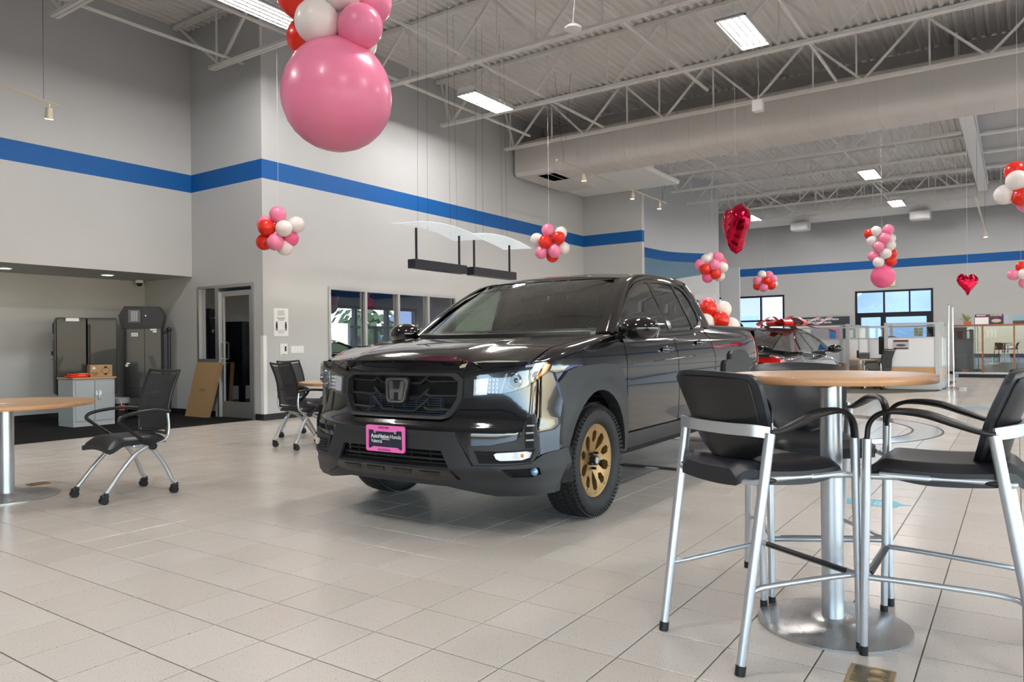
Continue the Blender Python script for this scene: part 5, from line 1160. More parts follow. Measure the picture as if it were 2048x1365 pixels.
MB().grid(lambda a, b: (4.30 + .035 * math.sin(b * 2.6), (a * 2 - 1) * .86, .62 + .69 * b), 10, 8).grid(lambda a, b: (4.26, (a * 2 - 1) * .86, .62 + .69 * b), 10, 2, flip=True).obj('tailgate', m_paint, TR)
MB().box((4.33, 0, .50), (.16, 1.80, .22), bev=.05).obj('rear_bumper', m_clad, TR)
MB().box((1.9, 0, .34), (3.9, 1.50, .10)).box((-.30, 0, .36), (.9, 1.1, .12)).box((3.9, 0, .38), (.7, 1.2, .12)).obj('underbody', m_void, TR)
# cabin
MB().box((1.0, 0, .60), (2.3, 1.70, .30)).obj('cabin_floor', m_inter, TR)
MB().grid(lambda a, b: (.16 + .52 * b, (a - .5) * 1.56, 1.195 + .02 * math.sin(b * 3) - .03 * b * b), 10, 6).box((.55, 0, 1.02), (.26, 1.56, .26), bev=.06).obj('dashboard', m_inter, TR)
MB().lathe([(.18 + .014 * math.cos(2 * PI * k / 8), .014 * math.sin(2 * PI * k / 8)) for k in range(9)], 32, M=Matrix.Translation((.82, -.38, 1.13)) @ Matrix.Rotation(math.radians(-68), 4, 'Y')).cyl((.70, -.38, 1.09), (.81, -.38, 1.13), .035).box((.815, -.38, 1.125), (.03, .34, .05), bev=.01).obj('steering_wheel', m_inter, TR)
MB().box((.93, 0, 1.60), (.02, .22, .075), bev=.01).obj('rear_view_mirror', m_black, TR)
def car_seat(x, y, w=.50, rz=0):
    MB().box((x, y, .83), (.50, w, .18), bev=.06).obj('seat_cushion', m_inter, TR)
    MB().sheet(lambda a, b, s_: (x + .20 + .20 * b + .05 * (1 - (2 * a - 1) ** 2) - s_ * .13, y + (a - .5) * w * (1 - .12 * b), .86 + .58 * b), .1, 8, 8).obj('seat_back', m_inter, TR)
    MB().box((x + .37, y, 1.53), (.10, .25, .18), bev=.045).obj('headrest', m_inter, TR)
car_seat(1.02, -.39); car_seat(1.02, .39)
for y in (-.45, 0, .45): car_seat(1.88, y, .44)
MB().grid(lambda a, b: (.98 + 1.5 * b, (a - .5) * 1.24, 1.675 + .05 * math.sin(b * 3)), 6, 8, flip=True).obj('headliner', m_inter2, TR)
for s in (-1, 1): MB().box((1.3, s * .845, 1.02), (1.9, .05, .42), bev=.02).obj('door_trim', m_inter, TR)
# wheels
def make_wheel():
    w = bpy.data.objects.new('wheel', None); COL.objects.link(w); w.parent = TR
    RX = Matrix.Rotation(math.radians(90), 4, 'X')          # lathe axis z -> -y
    prof = [(.243, -.085), (.258, -.108), (.290, -.118), (.325, -.116), (.348, -.106), (.362, -.094), (.369, -.075), (.371, -.052), (.371, .052), (.369, .075), (.362, .094), (.348, .106), (.325, .116), (.290, .118), (.258, .108), (.243, .085)]
    MB().lathe(prof, 64, M=RX).obj('tire', m_tire, w, 60)
    tread = MB(); n = 72
    for k in range(n):
        a = 2 * PI * k / n
        for j, (yy, wd, sk) in enumerate(((-.088, .034, .35), (-.047, .034, -.3), (0, .036, .3), (.047, .034, -.3), (.088, .034, .35))):
            if (k + j) % 2 and abs(yy) < .06 and False: continue
            M_ = Matrix.Rotation(a + j * .02, 4, 'Y') @ Matrix.Translation((0, yy, .3735 if abs(yy) < .06 else .3685)) @ Matrix.Rotation(sk, 4, 'Z')
            tread.box((0, 0, 0), (.024, wd, .010), M=M_)
        M_ = Matrix.Rotation(a, 4, 'Y') @ Matrix.Translation((0, -.110, .345)) @ Matrix.Rotation(.55, 4, 'X'); tread.box((0, 0, 0), (.018, .012, .040), M=M_)
    tag(tread.obj('tread', m_tire, w), kind='stuff')
    MB().lathe([(.244, -.088), (.238, -.092), (.230, -.086), (.222, -.060), (.218, .02), (.226, .085), (.244, .088)], 48, M=RX).obj('rim_barrel', m_gold, w, 60)
    R = .232; holes = []
    def pol(r, a): return (r * math.cos(math.radians(a)), r * math.sin(math.radians(a)))
    for k in range(5):
        t = 90 + 72 * k
        holes.append([pol(.118, t), pol(.142, t + 10.5), pol(.192, t + 8.5), pol(.205, t), pol(.192, t - 8.5), pol(.142, t - 10.5)])
        t += 36
        holes.append([pol(.070, t), pol(.100, t + 9), pol(.150, t + 13), pol(.192, t + 9), pol(.205, t), pol(.192, t - 9), pol(.150, t - 13), pol(.100, t - 9)])
    disc = [pol(R, 5 * k) for k in range(72)]
    MB().patch(disc, lambda a, b, d: (a, -.070 - .012 * (1 - (math.hypot(a, b) / R) ** 2) * -1 - d - .018 * sstep(.03, .2, math.hypot(a, b)), b), .045, .03, holes).obj('wheel_face', m_gold, w)
    for k in range(10):
        a = math.radians(18 + 36 * k); MB().ball((.216 * math.cos(a), -.087, .216 * math.sin(a)), .0065, 8).obj('rim_stud', m_chrome, w)
    MB().cyl((0, -.02, 0), (0, -.098, 0), .034, n=24).obj('hub_cap', m_black, w); MB().cyl((0, -.098, 0), (0, -.101, 0), .022, n=20).obj('hub_badge', m_silver, w)
    for k in range(5):
        a = math.radians(54 + 72 * k); MB().cyl((.055 * math.cos(a), -.05, .055 * math.sin(a)), (.055 * math.cos(a), -.092, .055 * math.sin(a)), .010, n=6).obj('lug_nut', m_blackmetal, w)
    MB().cyl((0, .02, 0), (0, -.01, 0), .17, n=32).obj('brake_disc', mat('brake_steel', (.25, .25, .26), .35, .9, var=.1), w)
    return w
def dup_wheel(w, loc, rz):
    c = w.copy(); COL.objects.link(c); c.parent = TR; c.location = loc; c.rotation_euler = (0, 0, rz)
    for ch in w.children:
        k = ch.copy(); COL.objects.link(k); k.parent = c
    return c
w0 = make_wheel(); w0.location = (0, -.855, .374)
dup_wheel(w0, (3.18, -.855, .374), 0); dup_wheel(w0, (0, .855, .374), PI); dup_wheel(w0, (3.18, .855, .374), PI)
# balloons lying in the truck bed
bc = thing('balloon_bundle', 'bundle of red, white and pink balloons standing in the bed of the pickup truck', 'balloons', (7.60, 3.15, .724))
for x, y, k, d in ((1416, 617, 'r', 8.35), (1441, 640, 'r', 8.30), (1446, 619, 'w', 8.55), (1411, 645, 'w', 8.3), (1414, 612, 'p', 8.6), (1462, 652, 'w', 8.6), (1428, 656, 'd', 8.5), (1425, 668, 'r', 8.4), (1440, 664, 'p', 8.5)):
    p = at(x, y, d); balloon(bc, p - bc.location, .098, k, (random.uniform(-.5, .5), random.uniform(-.5, .5), 1))
for k in range(5): balloon(bc, (.35 * math.cos(k * 1.3), .3 * math.sin(k * 1.3), .112 + .02 * (k % 2)), .098, 'rwprw'[k])
MB().tube([(0, 0, 0), (0, 0, .5)], .006, 6).obj('balloon_stick', m_white, bc)
# ------------------------------------------------------------------ bar chairs (front towards +x, rear feet at x=0)
m_back = mat('black_back_shell', (0.012, 0.012, 0.013), 0.40, var=0.08, bump=0.12, bscale=320)
def make_bar_chair(label):
    t = thing('bar_chair', label, 'bar chair', (0, 0, 0), group='black bar-height armchairs')
    def seat(a, b, s):
        x = .045 + .475 * a; hw = .222 + .018 * math.sin(a * PI) ; t_ = (b - .5) * 2
        e = sstep(.7, 1, abs(t_)); r = sstep(.86, 1, a) + sstep(.90, 1, 1 - a)
        hw *= 1 - .10 * sstep(.85, 1, a) - .30 * sstep(.80, 1, 1 - a) ** 1.5
        z = .735 - .012 * math.sin(a * PI) - .008 * (1 - t_ * t_) - .030 * e ** 2 - .035 * min(1, r) ** 2 - .012 * a
        th = .062 - .030 * e ** 2 - .018 * min(1, r); lo = .016 * sstep(.0, .45, 1 - a)
        return (x, t_ * hw, z - (th + lo) * s)
    MB().sheet(seat, .05, 22, 18).obj('seat', m_seat, t, 80)
    MB().sheet(lambda a, b, s: (.09 + .34 * a, (b - .5) * .36, .668 - .028 * math.sin(a * PI) * math.sin(b * PI) - .012 * s), .01, 8, 8).obj('seat_pan', m_back, t, 80)
    # backrest: padded front and hard rear shell, wider at the top, rounded below
    xb = spl([.715, .78, .86, .95, 1.05], [.118, .100, .080, .045, .005])
    hwz = spl([.715, .735, .77, .83, .90, 1.0, 1.035, 1.05], [.075, .125, .172, .205, .222, .232, .222, .200])
    def bk(u, v, off):
        z = .715 + .335 * v; hw = hwz(z); t_ = (u - .5) * 2
        return (xb(z) + .070 * (t_ ** 2) - off, t_ * hw, z - .012 * (t_ ** 2) * sstep(.8, 1, v))
    def pad(a, b, s):
        e = max(sstep(.80, 1, abs(a - .5) * 2), sstep(.90, 1, b), sstep(.90, 1, 1 - b)); return bk(a, b, -.034 * (1 - .75 * e) if s == 0 else .010)
    MB().sheet(pad, .02, 22, 20).obj('back_cushion', m_seat, t, 80)
    MB().sheet(lambda a, b, s: bk(.055 + .89 * a, .03 + .90 * b, .013 if s == 0 else .024 - .006 * max(sstep(.8, 1, abs(a - .5) * 2), sstep(.85, 1, b))), .01, 20, 18).obj('back_shell', m_back, t, 80)
    # curved steel band behind the back
    band = smooth_path([(.128, -.238, .832), (.082, -.205, .840), (.052, -.11, .840), (.044, 0, .840), (.052, .11, .840), (.082, .205, .840), (.128, .238, .832)], 6)
    B = MB(); n = len(band); P = [Vector(p) for p in band]; vs = []
    for i, p in enumerate(P):
        d = (P[min(i + 1, n - 1)] - P[max(i - 1, 0)]).normalized(); nn = Vector((d.y, -d.x, 0)).normalized()
        for zo, xo in ((-.021, -.006), (-.021, .006), (-.012, .010), (.012, .010), (.021, .006), (.021, -.006)): vs.append(tuple(p - nn * xo * -1 + Vector((0, 0, zo))))
    B.add(vs, [(i * 6 + k, i * 6 + (k + 1) % 6, (i + 1) * 6 + (k + 1) % 6, (i + 1) * 6 + k) for i in range(n - 1) for k in range(6)] + [tuple(range(5, -1, -1)), tuple(range((n - 1) * 6, n * 6))], 0, True)
    B.obj('back_band', m_silver, t, 50)
    for s in (-1, 1):
        l = MB().tube([(0, s * .225, .03), (.128, s * .238, .830)], [.0165, .0195], 14).obj('rear_leg', m_silver, t); MB().cyl((-.004, s * .2245, 0), (.001, s * .225, .034), .0185, n=14).obj('rubber_foot', m_black, l)
        l = MB().tube([(.536, s * .252, .03), (.518, s * .252, .795)], [.0135, .0165], 14).obj('front_leg', m_silver, t); MB().cyl((.5365, s * .252, 0), (.536, s * .252, .034), .0155, n=14).obj('rubber_foot', m_black, l)
        path = smooth_path([(.5185, s * .252, .795), (.510, s * .252, .850), (.478, s * .254, .886), (.42, s * .257, .900), (.33, s * .258, .893), (.24, s * .255, .864), (.165, s * .247, .838), (.125, s * .240, .832)], 6)
        K = len(path); rr = [.017 + .010 * math.sin(min(1, max(0, (i / K - .35) / .5)) * PI) for i in range(K)]
        MB().tube(path, rr, 12, flat=.55, up=(0, 0, 1)).obj('arm', m_black, t)
        MB().tube([(.535, s * .243, .655), (.40, s * .232, .662), (.14, s * .228, .668), (.095, s * .228, .662)], .0115, 10).obj('side_rail', m_silver, t)
        MB().box((.40, s * .232, .664), (.17, .03, .020), bev=.006).obj('rail_clamp', m_silver, t)
        MB().ball((.125, s * .236, .664), 1, 10, sc=(.036, .008, .010)).obj('slot_cap', m_black, t)
        MB().tube(smooth_path([(.526, s * .246, .285), (.40, s * .232, .286), (.15, s * .205, .280), (.075, s * .208, .275), (.045, s * .226, .268)], 4), .0105, 10).obj('side_stretcher', m_silver, t)
    MB().tube([(.526, -.252, .285), (.526, .252, .285)], .0125, 10).obj('foot_bar', m_silver, t); MB().box((.519, 0, .289), (.022, .42, .018), bev=.005).obj('foot_grip', m_black, t)
    MB().tube(smooth_path([(.095, -.228, .662), (.07, -.16, .655), (.07, .16, .655), (.095, .228, .662)], 5), .0105, 8).obj('rear_rail', m_silver, t)
    return t
ch = make_bar_chair('black bar chair on the left of the high table, seen from behind')
def place(o, rear, front):
    d = Vector(front) - Vector(rear); o.location = (rear[0], rear[1], 0); o.rotation_euler = (0, 0, math.atan2(d.y, d.x))
place(ch, (2.665, .99), (3.12, .705))
c2 = dup(ch, (0, 0, 0), 0, 'black bar chair on the right of the high table, cut by the right edge'); place(c2, (3.21, -.060), (3.21, .475))
c3 = dup(ch, (0, 0, 0), 0, 'black bar chair on the far side of the high table, facing us'); place(c3, (3.905, .955), (3.435, .678))
# decals and inlays of the tiled floor
m_tealdec = mat('teal_floor_decal', (0.10, 0.48, 0.58), 0.35, var=0.03)
d = thing('floor_decal', 'teal speech-bubble floor decal on the tiles behind the high table', 'decal', (5.80, .87, .0005), math.radians(-88))
MB().prism(rrect(.34, .24, .05, 5), 0, .0015).prism([(.15, -.05), (.15, .05), (.245, .02)], 0, .0014).obj('decal_sheet', m_tealdec, d)
lt = MB(); random.seed(5)
for r in range(2):
    for k in range(7): lt.box((-.12 + k * .036, .03 - r * .075, .0017), (.008, .05, .0006)).box((-.112 + k * .036, .03 - r * .075 + (.02 if k % 2 else -.02), .0017), (.016, .008, .0006))
tag(lt.obj('decal_print', m_paper, d), kind='stuff')
d = thing('floor_decal', 'pale blue round floor decal far off right of the foil heart', 'decal', (14.9, .60, .0005)); MB().cyl((0, 0, 0), (0, 0, .0015), .34, n=36).obj('decal_sheet', mat('pale_blue_decal', (.30, .46, .55), .35, var=.03), d)
m_inlay = mat('inlay_joint', (0.06, 0.05, 0.045), .5, var=.1)
for k, (cx_, cy_, r, lab) in enumerate(((10.6, 3.0, 1.88, 'inner ring joint of the round turntable inlay set in the floor'), (10.6, 3.0, 2.22, 'outer ring joint of the round turntable inlay set in the floor'))):
    tag(MB().lathe([(r - .012, .0008), (r - .012, .0022), (r + .012, .0022), (r + .012, .0008)], 96, M=Matrix.Translation((cx_, cy_, 0))).obj('inlay_ring', m_inlay), lab, 'inlay', 'ring joints of the floor inlay')
m_glosst = mat('polished_inlay_tile', (0.42, 0.42, 0.44), 0.06, spec=0.6, var=0.05)
tag(MB().lathe([(1.90, .0006), (1.90, .0016), (2.20, .0016), (2.20, .0006)], 96, M=Matrix.Translation((10.6, 3.0, 0))).obj('inlay_band', m_glosst), 'polished grey band between the ring joints of the floor inlay', 'inlay')
mt = thing('floor_strip', 'dark strip with a pale badge lying on the tiles under the truck', 'strip', (6.40, 2.75, .0005)); MB().box((0, 0, .004), (.10, 1.0, .008), bev=.003).obj('strip_body', m_gloss, mt); MB().ball((-.052, .05, .006), 1, 10, sc=(.003, .08, .005)).obj('badge', m_paper, mt)
# ------------------------------------------------------------------ grey sedan behind the truck (x runs to its nose, y<0 is its passenger side facing us)
m_spaint = mat('grey_metallic_paint', (0.115, 0.12, 0.125), 0.20, 0.55, coat=1.0, var=0.03, vscale=200)
m_sglass = glass_mat('sedan_glass', (0.36, 0.44, 0.42), 1.0, 0.08)
CAR = thing('sedan_car', 'grey metallic sedan with a red bow on its roof behind the pickup truck', 'car', (11.35, 3.72, 0), 0)
hwx = spl([0, .12, .4, 1.0, 2.2, 3.4, 4.2, 4.5, 4.62], [.70, .80, .87, .90, .90, .89, .84, .74, .60])
tpx = spl([0, .05, .15, .6, .95, 1.2, 3.0, 3.3, 3.9, 4.35, 4.62], [.84, .975, 1.005, 1.03, 1.045, 1.02, .98, .97, .90, .80, .62])
def shell(a, b):
    x = 4.62 * a; hw, zt = hwx(x), tpx(x); t = b * 2 - 1; q = abs(t)
    if q > .55:
        f = (q - .55) / .45; z = zt - .10 - (zt - .10 - .24) * f; y = hw * (1.0 - .04 * abs(f - .25) - .05 * f * f)
    else:
        f = q / .55; ang = f ** 3; y = hw * (.98 * f); z = zt - .10 * ang
    return (x, math.copysign(y, t) if t else 0, z)
MB().grid(shell, 60, 44, flip=True).obj('lower_body', m_spaint, CAR, 60)
MB().grid(lambda a, b: (.0 + .06 * math.sin(b * 2.2) * -1 + .02, (a * 2 - 1) * .70, .34 + .50 * b), 10, 6).box((.10, 0, .42), (.24, 1.5, .36), bev=.08).obj('rear_bumper', m_spaint, CAR)
MB().patch([(-.63, .62), (.63, .62), (.66, .93), (-.66, .93)], lambda y, z, d: (.02 - .03 * math.cos(y * 1.5) + .06 * (z - .6) - d, y, z), .03, .08).obj('trunk_lid', mat('sedan_tail_grey', (.05, .055, .055), .2, .3, coat=1.0, var=.05), CAR)
MB().box((-.03, 0, .955), (.10, 1.36, .05), bev=.02).obj('trunk_trim', m_gloss, CAR)
for s in (-1, 1):
    P = [(s * .30, .915), (s * .30, .875), (s * .52, .86), (s * .56, .78), (s * .70, .76), (s * .775, .80), (s * .79, .90), (s * .70, .945)]
    o = MB().patch(P, lambda y, z, d: (.012 + .25 * max(0, abs(y) - .55) ** 1.5 + .03 - .05 - d, y, z), .03, .05).obj('tail_lamp', m_redlens, CAR)
    MB().patch([(s * .56, .85), (s * .57, .79), (s * .66, .785), (s * .65, .85)], lambda y, z, d: (.005 + .25 * max(0, abs(y) - .55) ** 1.5 - .025 - d, y, z), .01, .05).obj('reverse_lamp', m_clearlamp, o)
    MB().patch([(.04, .76), (.40, .80), (.32, .86), (.06, .90)], lambda x, z, d: (x, s * (hwx(x) * .975 + .01 + d), z), .01, .06).obj('tail_lamp_side', m_redlens, CAR)
# greenhouse: roof and pillars as one shell, glass set into it
gz = spl([.30, .60, 1.0, 1.45, 2.0, 2.45, 2.9, 3.35, 3.55], [1.03, 1.12, 1.27, 1.385, 1.425, 1.415, 1.34, 1.10, .975])
gh = spl([.30, .8, 1.4, 2.2, 3.0, 3.55], [.60, .58, .57, .575, .58, .66])
def roofs(a, b):
    x = .30 + 3.25 * a; t = b * 2 - 1; zt = gz(x); h = gh(x); return (x, t * h, zt - .055 * abs(t) ** 3)
rl = MB(); rl.grid(lambda a, b: roofs(.29 + .44 * a, b), 18, 18).obj('roof', m_spaint, CAR)
MB().grid(lambda a, b: roofs(.08 + .21 * a, b * .9 + .05), 10, 16).obj('rear_screen', m_sglass, CAR)
MB().grid(lambda a, b: roofs(.73 + .26 * a, b * .92 + .04), 10, 16).obj('windscreen', m_sglass, CAR)
for s in (-1, 1):
    def side(x, z, d): 
        zt = gz(min(3.5, max(.35, x))) - .055; f = max(0, min(1, (z - 1.0) / .42)); return (x, s * (.86 - .28 * f + d), z)
    out = [(.42, 1.01), (.75, 1.16), (1.05, 1.275), (1.45, 1.345), (1.9, 1.368), (2.35, 1.36), (2.7, 1.305), (3.05, 1.20), (3.48, 1.0), (2.6, .985), (1.5, 1.0)]
    w1 = [(1.06, 1.07), (1.22, 1.20), (1.50, 1.30), (1.84, 1.325), (1.93, 1.02), (1.2, 1.025)]; w2 = [(1.98, 1.02), (1.90, 1.325), (2.32, 1.318), (2.62, 1.27), (2.95, 1.165), (3.12, 1.06), (3.05, 1.02)]
    MB().patch(out, side, .03, .08, [w1, w2]).obj('side_pillars', m_spaint, CAR)
    MB().patch(w1, lambda x, z, d: side(x, z, d - .012), 0, .1).obj('rear_side_glass', m_sglass, CAR); MB().patch(w2, lambda x, z, d: side(x, z, d - .012), 0, .1).obj('front_side_glass', m_sglass, CAR)
    MB().tube([side(x, z, .004) for x, z in [(1.03, 1.04), (1.18, 1.20), (1.48, 1.325), (1.88, 1.345), (2.34, 1.338), (2.66, 1.288), (3.0, 1.18), (3.2, 1.05)]], .010, 6).obj('window_trim', m_gloss, CAR)
    MB().grid(lambda a, b: tuple(Vector(roofs(.30 + .42 * a, (s + 1) / 2)).lerp(Vector(side(.30 + 3.25 * (.30 + .42 * a), gz(.30 + 3.25 * (.30 + .42 * a)) - .075, 0)), b)), 14, 3, flip=s < 0).obj('roof_edge', m_spaint, CAR)
    MB().grid(lambda a, b: tuple(Vector(roofs(.06 + .25 * a, .5 + s * (.46 + .04 * b))).lerp(Vector(side(.42 + .75 * a, 1.01 + .30 * a, 0)), b)), 10, 6, flip=s < 0).obj('rear_pillar', m_spaint, CAR)
    MB().grid(lambda a, b: tuple(Vector(roofs(.72 + .27 * a, .5 + s * .48)).lerp(Vector(side(2.62 + .84 * a, 1.31 - .30 * a, 0)), b)), 10, 3, flip=s < 0).obj('front_pillar', m_spaint, CAR)
    mo_ = MB().ball((2.82, s * 1.02, 1.04), 1, 16, sc=(.09, .13, .075)).obj('door_mirror', m_gloss, CAR); MB().box((2.86, s * .90, 1.0), (.06, .12, .03)).obj('mirror_arm', m_black, mo_)
    MB().box((1.75, s * .895, .93), (.18, .02, .03), bev=.008).obj('door_handle', m_chrome, CAR); MB().box((2.75, s * .895, .90), (.18, .02, .03), bev=.008).obj('door_handle', m_chrome, CAR)
    for x in (.98, 3.72):
        M_ = Matrix.Translation((x, s * .80, .32)) @ Matrix.Rotation(s * math.radians(90), 4, 'X')
        w_ = MB().lathe([(.20, -.09), (.29, -.10), (.32, -.07), (.32, .07), (.29, .10), (.20, .09)], 36, M=M_).obj('wheel', m_tire, CAR)
        MB().lathe([(0, -.055), (.19, -.07), (.205, -.09), (.205, .0)], 30, M=M_).obj('rim', m_silver, w_)
MB().tube(smooth_path([(.02, -.66, 1.055), (.0, -.5, 1.10), (-.01, 0, 1.115), (.0, .5, 1.10), (.02, .66, 1.055)], 5), .028, 8, flat=.5).obj('spoiler', m_gloss, CAR)
for s in (-.45, .45): MB().box((.03, s, 1.06), (.06, .03, .09)).obj('spoiler_post', m_gloss, CAR)
MB().box((1.9, 0, .70), (2.8, 1.5, .4)).obj('cabin', m_inter, CAR)
for x, y in ((1.5, -.35), (1.5, .35), (2.35, -.35), (2.35, .35)): MB().box((x, y, 1.02), (.14, .44, .46), bev=.05).box((x, y, 1.28), (.09, .22, .14), bev=.04).obj('seat_back', m_inter, CAR)
# red bow lying on the sedan's roof
m_bow = mat('red_satin_bow', (0.62, 0.012, 0.014), 0.28, sheen=0.2, var=0.1)
bow = thing('car_bow', 'big shiny red gift bow on the roof of the grey sedan', 'bow', (13.1, 3.35, 1.425), .4)
for k in range(8):
    a = 2 * PI * k / 8 + .2; L_ = .42 if k % 2 else .34
    dx, dy = math.cos(a), math.sin(a); pth = smooth_path([(0, 0, .02), (dx * L_ * .45, dy * L_ * .45, .10 + .04 * (k % 3)), (dx * L_, dy * L_, .075), (dx * L_ * .9, dy * L_ * .9, .02), (dx * L_ * .4, dy * L_ * .4, .012), (0, 0, .02)], 5)
    vs = []; n = len(pth)
    for p in pth: vs += [(p[0] - dy * .075, p[1] + dx * .075, p[2]), (p[0] + dy * .075, p[1] - dx * .075, p[2])]
    MB().add(vs, [(2 * i, 2 * i + 2, 2 * i + 3, 2 * i + 1) for i in range(n - 1)], 0, True).obj('bow_loop', m_bow, bow)
for a in (-.5, .35, -1.2):
    vs = []
    for i in range(9): f = i / 8; r = .25 + .75 * f; vs += [(r * math.cos(a) - .06 * math.sin(a), r * math.sin(a) + .06 * math.cos(a), .03 - .13 * f * f + .02 * math.sin(f * 9)), (r * math.cos(a) + .06 * math.sin(a), r * math.sin(a) - .06 * math.cos(a), .03 - .13 * f * f + .02 * math.sin(f * 9))]
    MB().add(vs, [(2 * i, 2 * i + 2, 2 * i + 3, 2 * i + 1) for i in range(8)], 0, True).obj('bow_tail', m_bow, bow)

# ------------------------------------------------------------------ back wall windows, door and outdoors
w = tag(frame_rect(MB(), 'u', 30.05, 7.56, 10.4, .35, 3.05, .07, .12).obj('window_2', m_darkframe), kind='structure')
for v in (8.47, 9.38): MB().box((30.05, v, 1.7), (.12, .07, 2.6)).obj('mullion', m_darkframe, w)
MB().box((30.05, 8.98, 2.04), (.12, 2.7, .07)).obj('transom', m_darkframe, w)
for v0, v1 in ((7.63, 8.435), (8.505, 9.345), (9.415, 10.33)):
    for z0_, z1_ in ((.42, 2.0), (2.08, 2.98)): MB().box((30.06, (v0 + v1) / 2, (z0_ + z1_) / 2), (.008, v1 - v0, z1_ - z0_)).obj('window_pane', m_glass, w)
d = tag(frame_rect(MB(), 'u', 30.05, 2.46, 5.0, 0, 3.05, .07, .14, 'LRT').obj('door_2', m_darkframe), kind='structure')
MB().box((30.05, 3.73, 2.15), (.14, 2.4, .17)).box((30.05, 3.73, .10), (.14, 2.4, .2)).obj('transom', m_darkframe, d)
for v, wd in ((4.03, .06), (3.20, .05)): MB().box((30.05, v, 2.63), (.12, wd, .78)).obj('mullion', m_darkframe, d)
for v, wd in ((4.06, .17), (2.60, .14), (4.87, .12)): MB().box((30.05, v, 1.13), (.12, wd, 1.9)).obj('door_stile', m_darkframe, d)
for v0, v1 in ((2.53, 3.175), (3.225, 4.0), (4.06, 4.93)): MB().box((30.06, (v0 + v1) / 2, 2.63), (.008, v1 - v0, .78)).obj('window_pane', m_glass, d)
for v0, v1 in ((2.67, 3.97), (4.145, 4.81)): MB().box((30.06, (v0 + v1) / 2, 1.13), (.008, v1 - v0, 1.86)).obj('door_pane', m_glass, d)
st = thing('window_sticker', 'small coloured sticker sheet on the glass of the back door', 'sticker', (30.04, 2.93, 1.50)); MB().box((0, 0, 0), (.004, .30, .32)).obj('sheet', m_paper, st)
for i in range(2):
    for j in range(3): MB().box((-.003, -.07 + .14 * i, -.10 + .10 * j), (.002, .12, .085)).obj('square', [mat('sticker_teal', (.1, .5, .55), .5, var=.03), mat('sticker_orange', (.85, .4, .05), .5, var=.03)][(i + j) % 2], st)
ex = thing('exit_sign', 'exit sign over the back door, half hidden by the hot pink balloon', 'exit sign', (29.94, 3.83, 3.30)); MB().box((0, 0, 0), (.05, .36, .22), bev=.01).obj('sign_box', mat('cream_sign', (.75, .68, .48), .5, emit=(1, .9, .6), estr=.1), ex)
TXB = Matrix(((0, 0, -1, 0), (-1, 0, 0, 0), (0, 1, 0, 0), (0, 0, 0, 1)))
text('sign_lettering', 'EXIT', .18, mat('sign_red', (.6, .03, .02), .5, var=.03), ex, Matrix.Translation((-.027, 0, -.065)) @ TXB, 'CENTER', sx=.75)
# outdoors behind the glass: pavement, hills, neighbour building, a parked car, bushes
tag(MB().box((70, 10, -.25), (79.5, 160, .1)).obj('ground_outside', mat('pale_asphalt', (.34, .34, .34), .85, var=.15, vscale=.5)), kind='structure')
m_hill = mat('dry_hills', (0.30, 0.32, 0.36), 0.9, var=0.35, vscale=.09, bump=.8, bscale=.3); 
hz_ = lambda y: 11 + 4.5 * math.sin(y * .055 + 1.1) + 2.2 * math.sin(y * .16) + 1.1 * math.sin(y * .41)
hill = MB().grid(lambda a, b: (125 + 45 * b + 3 * math.sin(a * 40 + b * 7), -90 + 220 * a, -.2 + hz_(-90 + 220 * a) * math.sin(b * PI / 2) ** .8 + 1.0 * math.sin(a * 90 + b * 11) * b * (1 - b)), 90, 14, flip=True)
tag(hill.obj('hills', m_hill), kind='structure')
nb = thing('neighbour_building', 'pale building across the yard outside the back left window', 'building', (48, 13.6, 0)); MB().box((0, 2.2, 2.2), (6, 6.0, 4.6)).obj('wall_block', mat('pale_stucco', (.62, .52, .46), .8, var=.05), nb); MB().box((-3.05, .7, 2.35), (.1, 2.6, .9)).obj('sign_panel', mat('pale_blue_sign', (.45, .52, .72), .6, var=.03), nb); MB().box((-3.1, 2.2, 4.4), (.4, 6.2, .3)).obj('parapet', m_white, nb)
pc = thing('parked_car', 'dark pickup parked outside the back left window', 'car', (37.5, 9.9, -.2)); MB().box((0, 0, .85), (1.9, 4.2, .7), bev=.2).box((0, .3, 1.45), (1.6, 1.7, .6), bev=.25).obj('car_body', mat('outdoor_car_grey', (.10, .11, .13), .3, coat=1.0, var=.05), pc)
for s in (-1, 1):
    for y in (-1.3, 1.3): MB().cyl((s * .75, y, .36), (s * .98, y, .36), .36, n=20).obj('wheel', m_tire, pc)
m_leaf = mat('pale_green_leaves', (.22, .30, .10), .8, var=.4, vscale=3)
def bush(loc, r, lab, name='bush', n=260):
    random.seed(int(loc[0] * 7 + loc[1])); b = thing(name, lab, name, loc); mb = MB()
    for k in range(n):
        d_ = Vector((random.gauss(0, 1), random.gauss(0, 1), random.gauss(0, 1))).normalized() * r * random.uniform(.6, 1); p = d_ + Vector((0, 0, r)); u_ = d_.orthogonal().normalized() * r * .14; v_ = d_.cross(u_).normalized() * r * .10
        mb.add([tuple(p - u_), tuple(p - v_), tuple(p + u_), tuple(p + v_)], [(0, 1, 2, 3)], 0, False)
    mb.obj('foliage', m_leaf, b); MB().cyl((0, 0, -.2), (0, 0, r), .08 * r, n=8).obj('trunk', mat('bark', (.12, .08, .05), .9, var=.2), b)
bush((39, 10.6, -.2), 1.0, 'pale green bush outside the back left window'); bush((42, 4.2, -.2), .8, 'low green bush outside the back door')
for k, (x, y, r) in enumerate(((15.2, 22, 1.6), (18.5, 24, 2.0), (22.5, 23, 1.7))): bush((x, y, -.2), r, 'green tree outside the office window, ' + ['left one', 'middle one', 'right one'][k], 'tree', 400)
tag(MB().box((18, 26, -.25), (40, 20, .1)).obj('ground_side', MATS['pale_asphalt']), kind='structure')

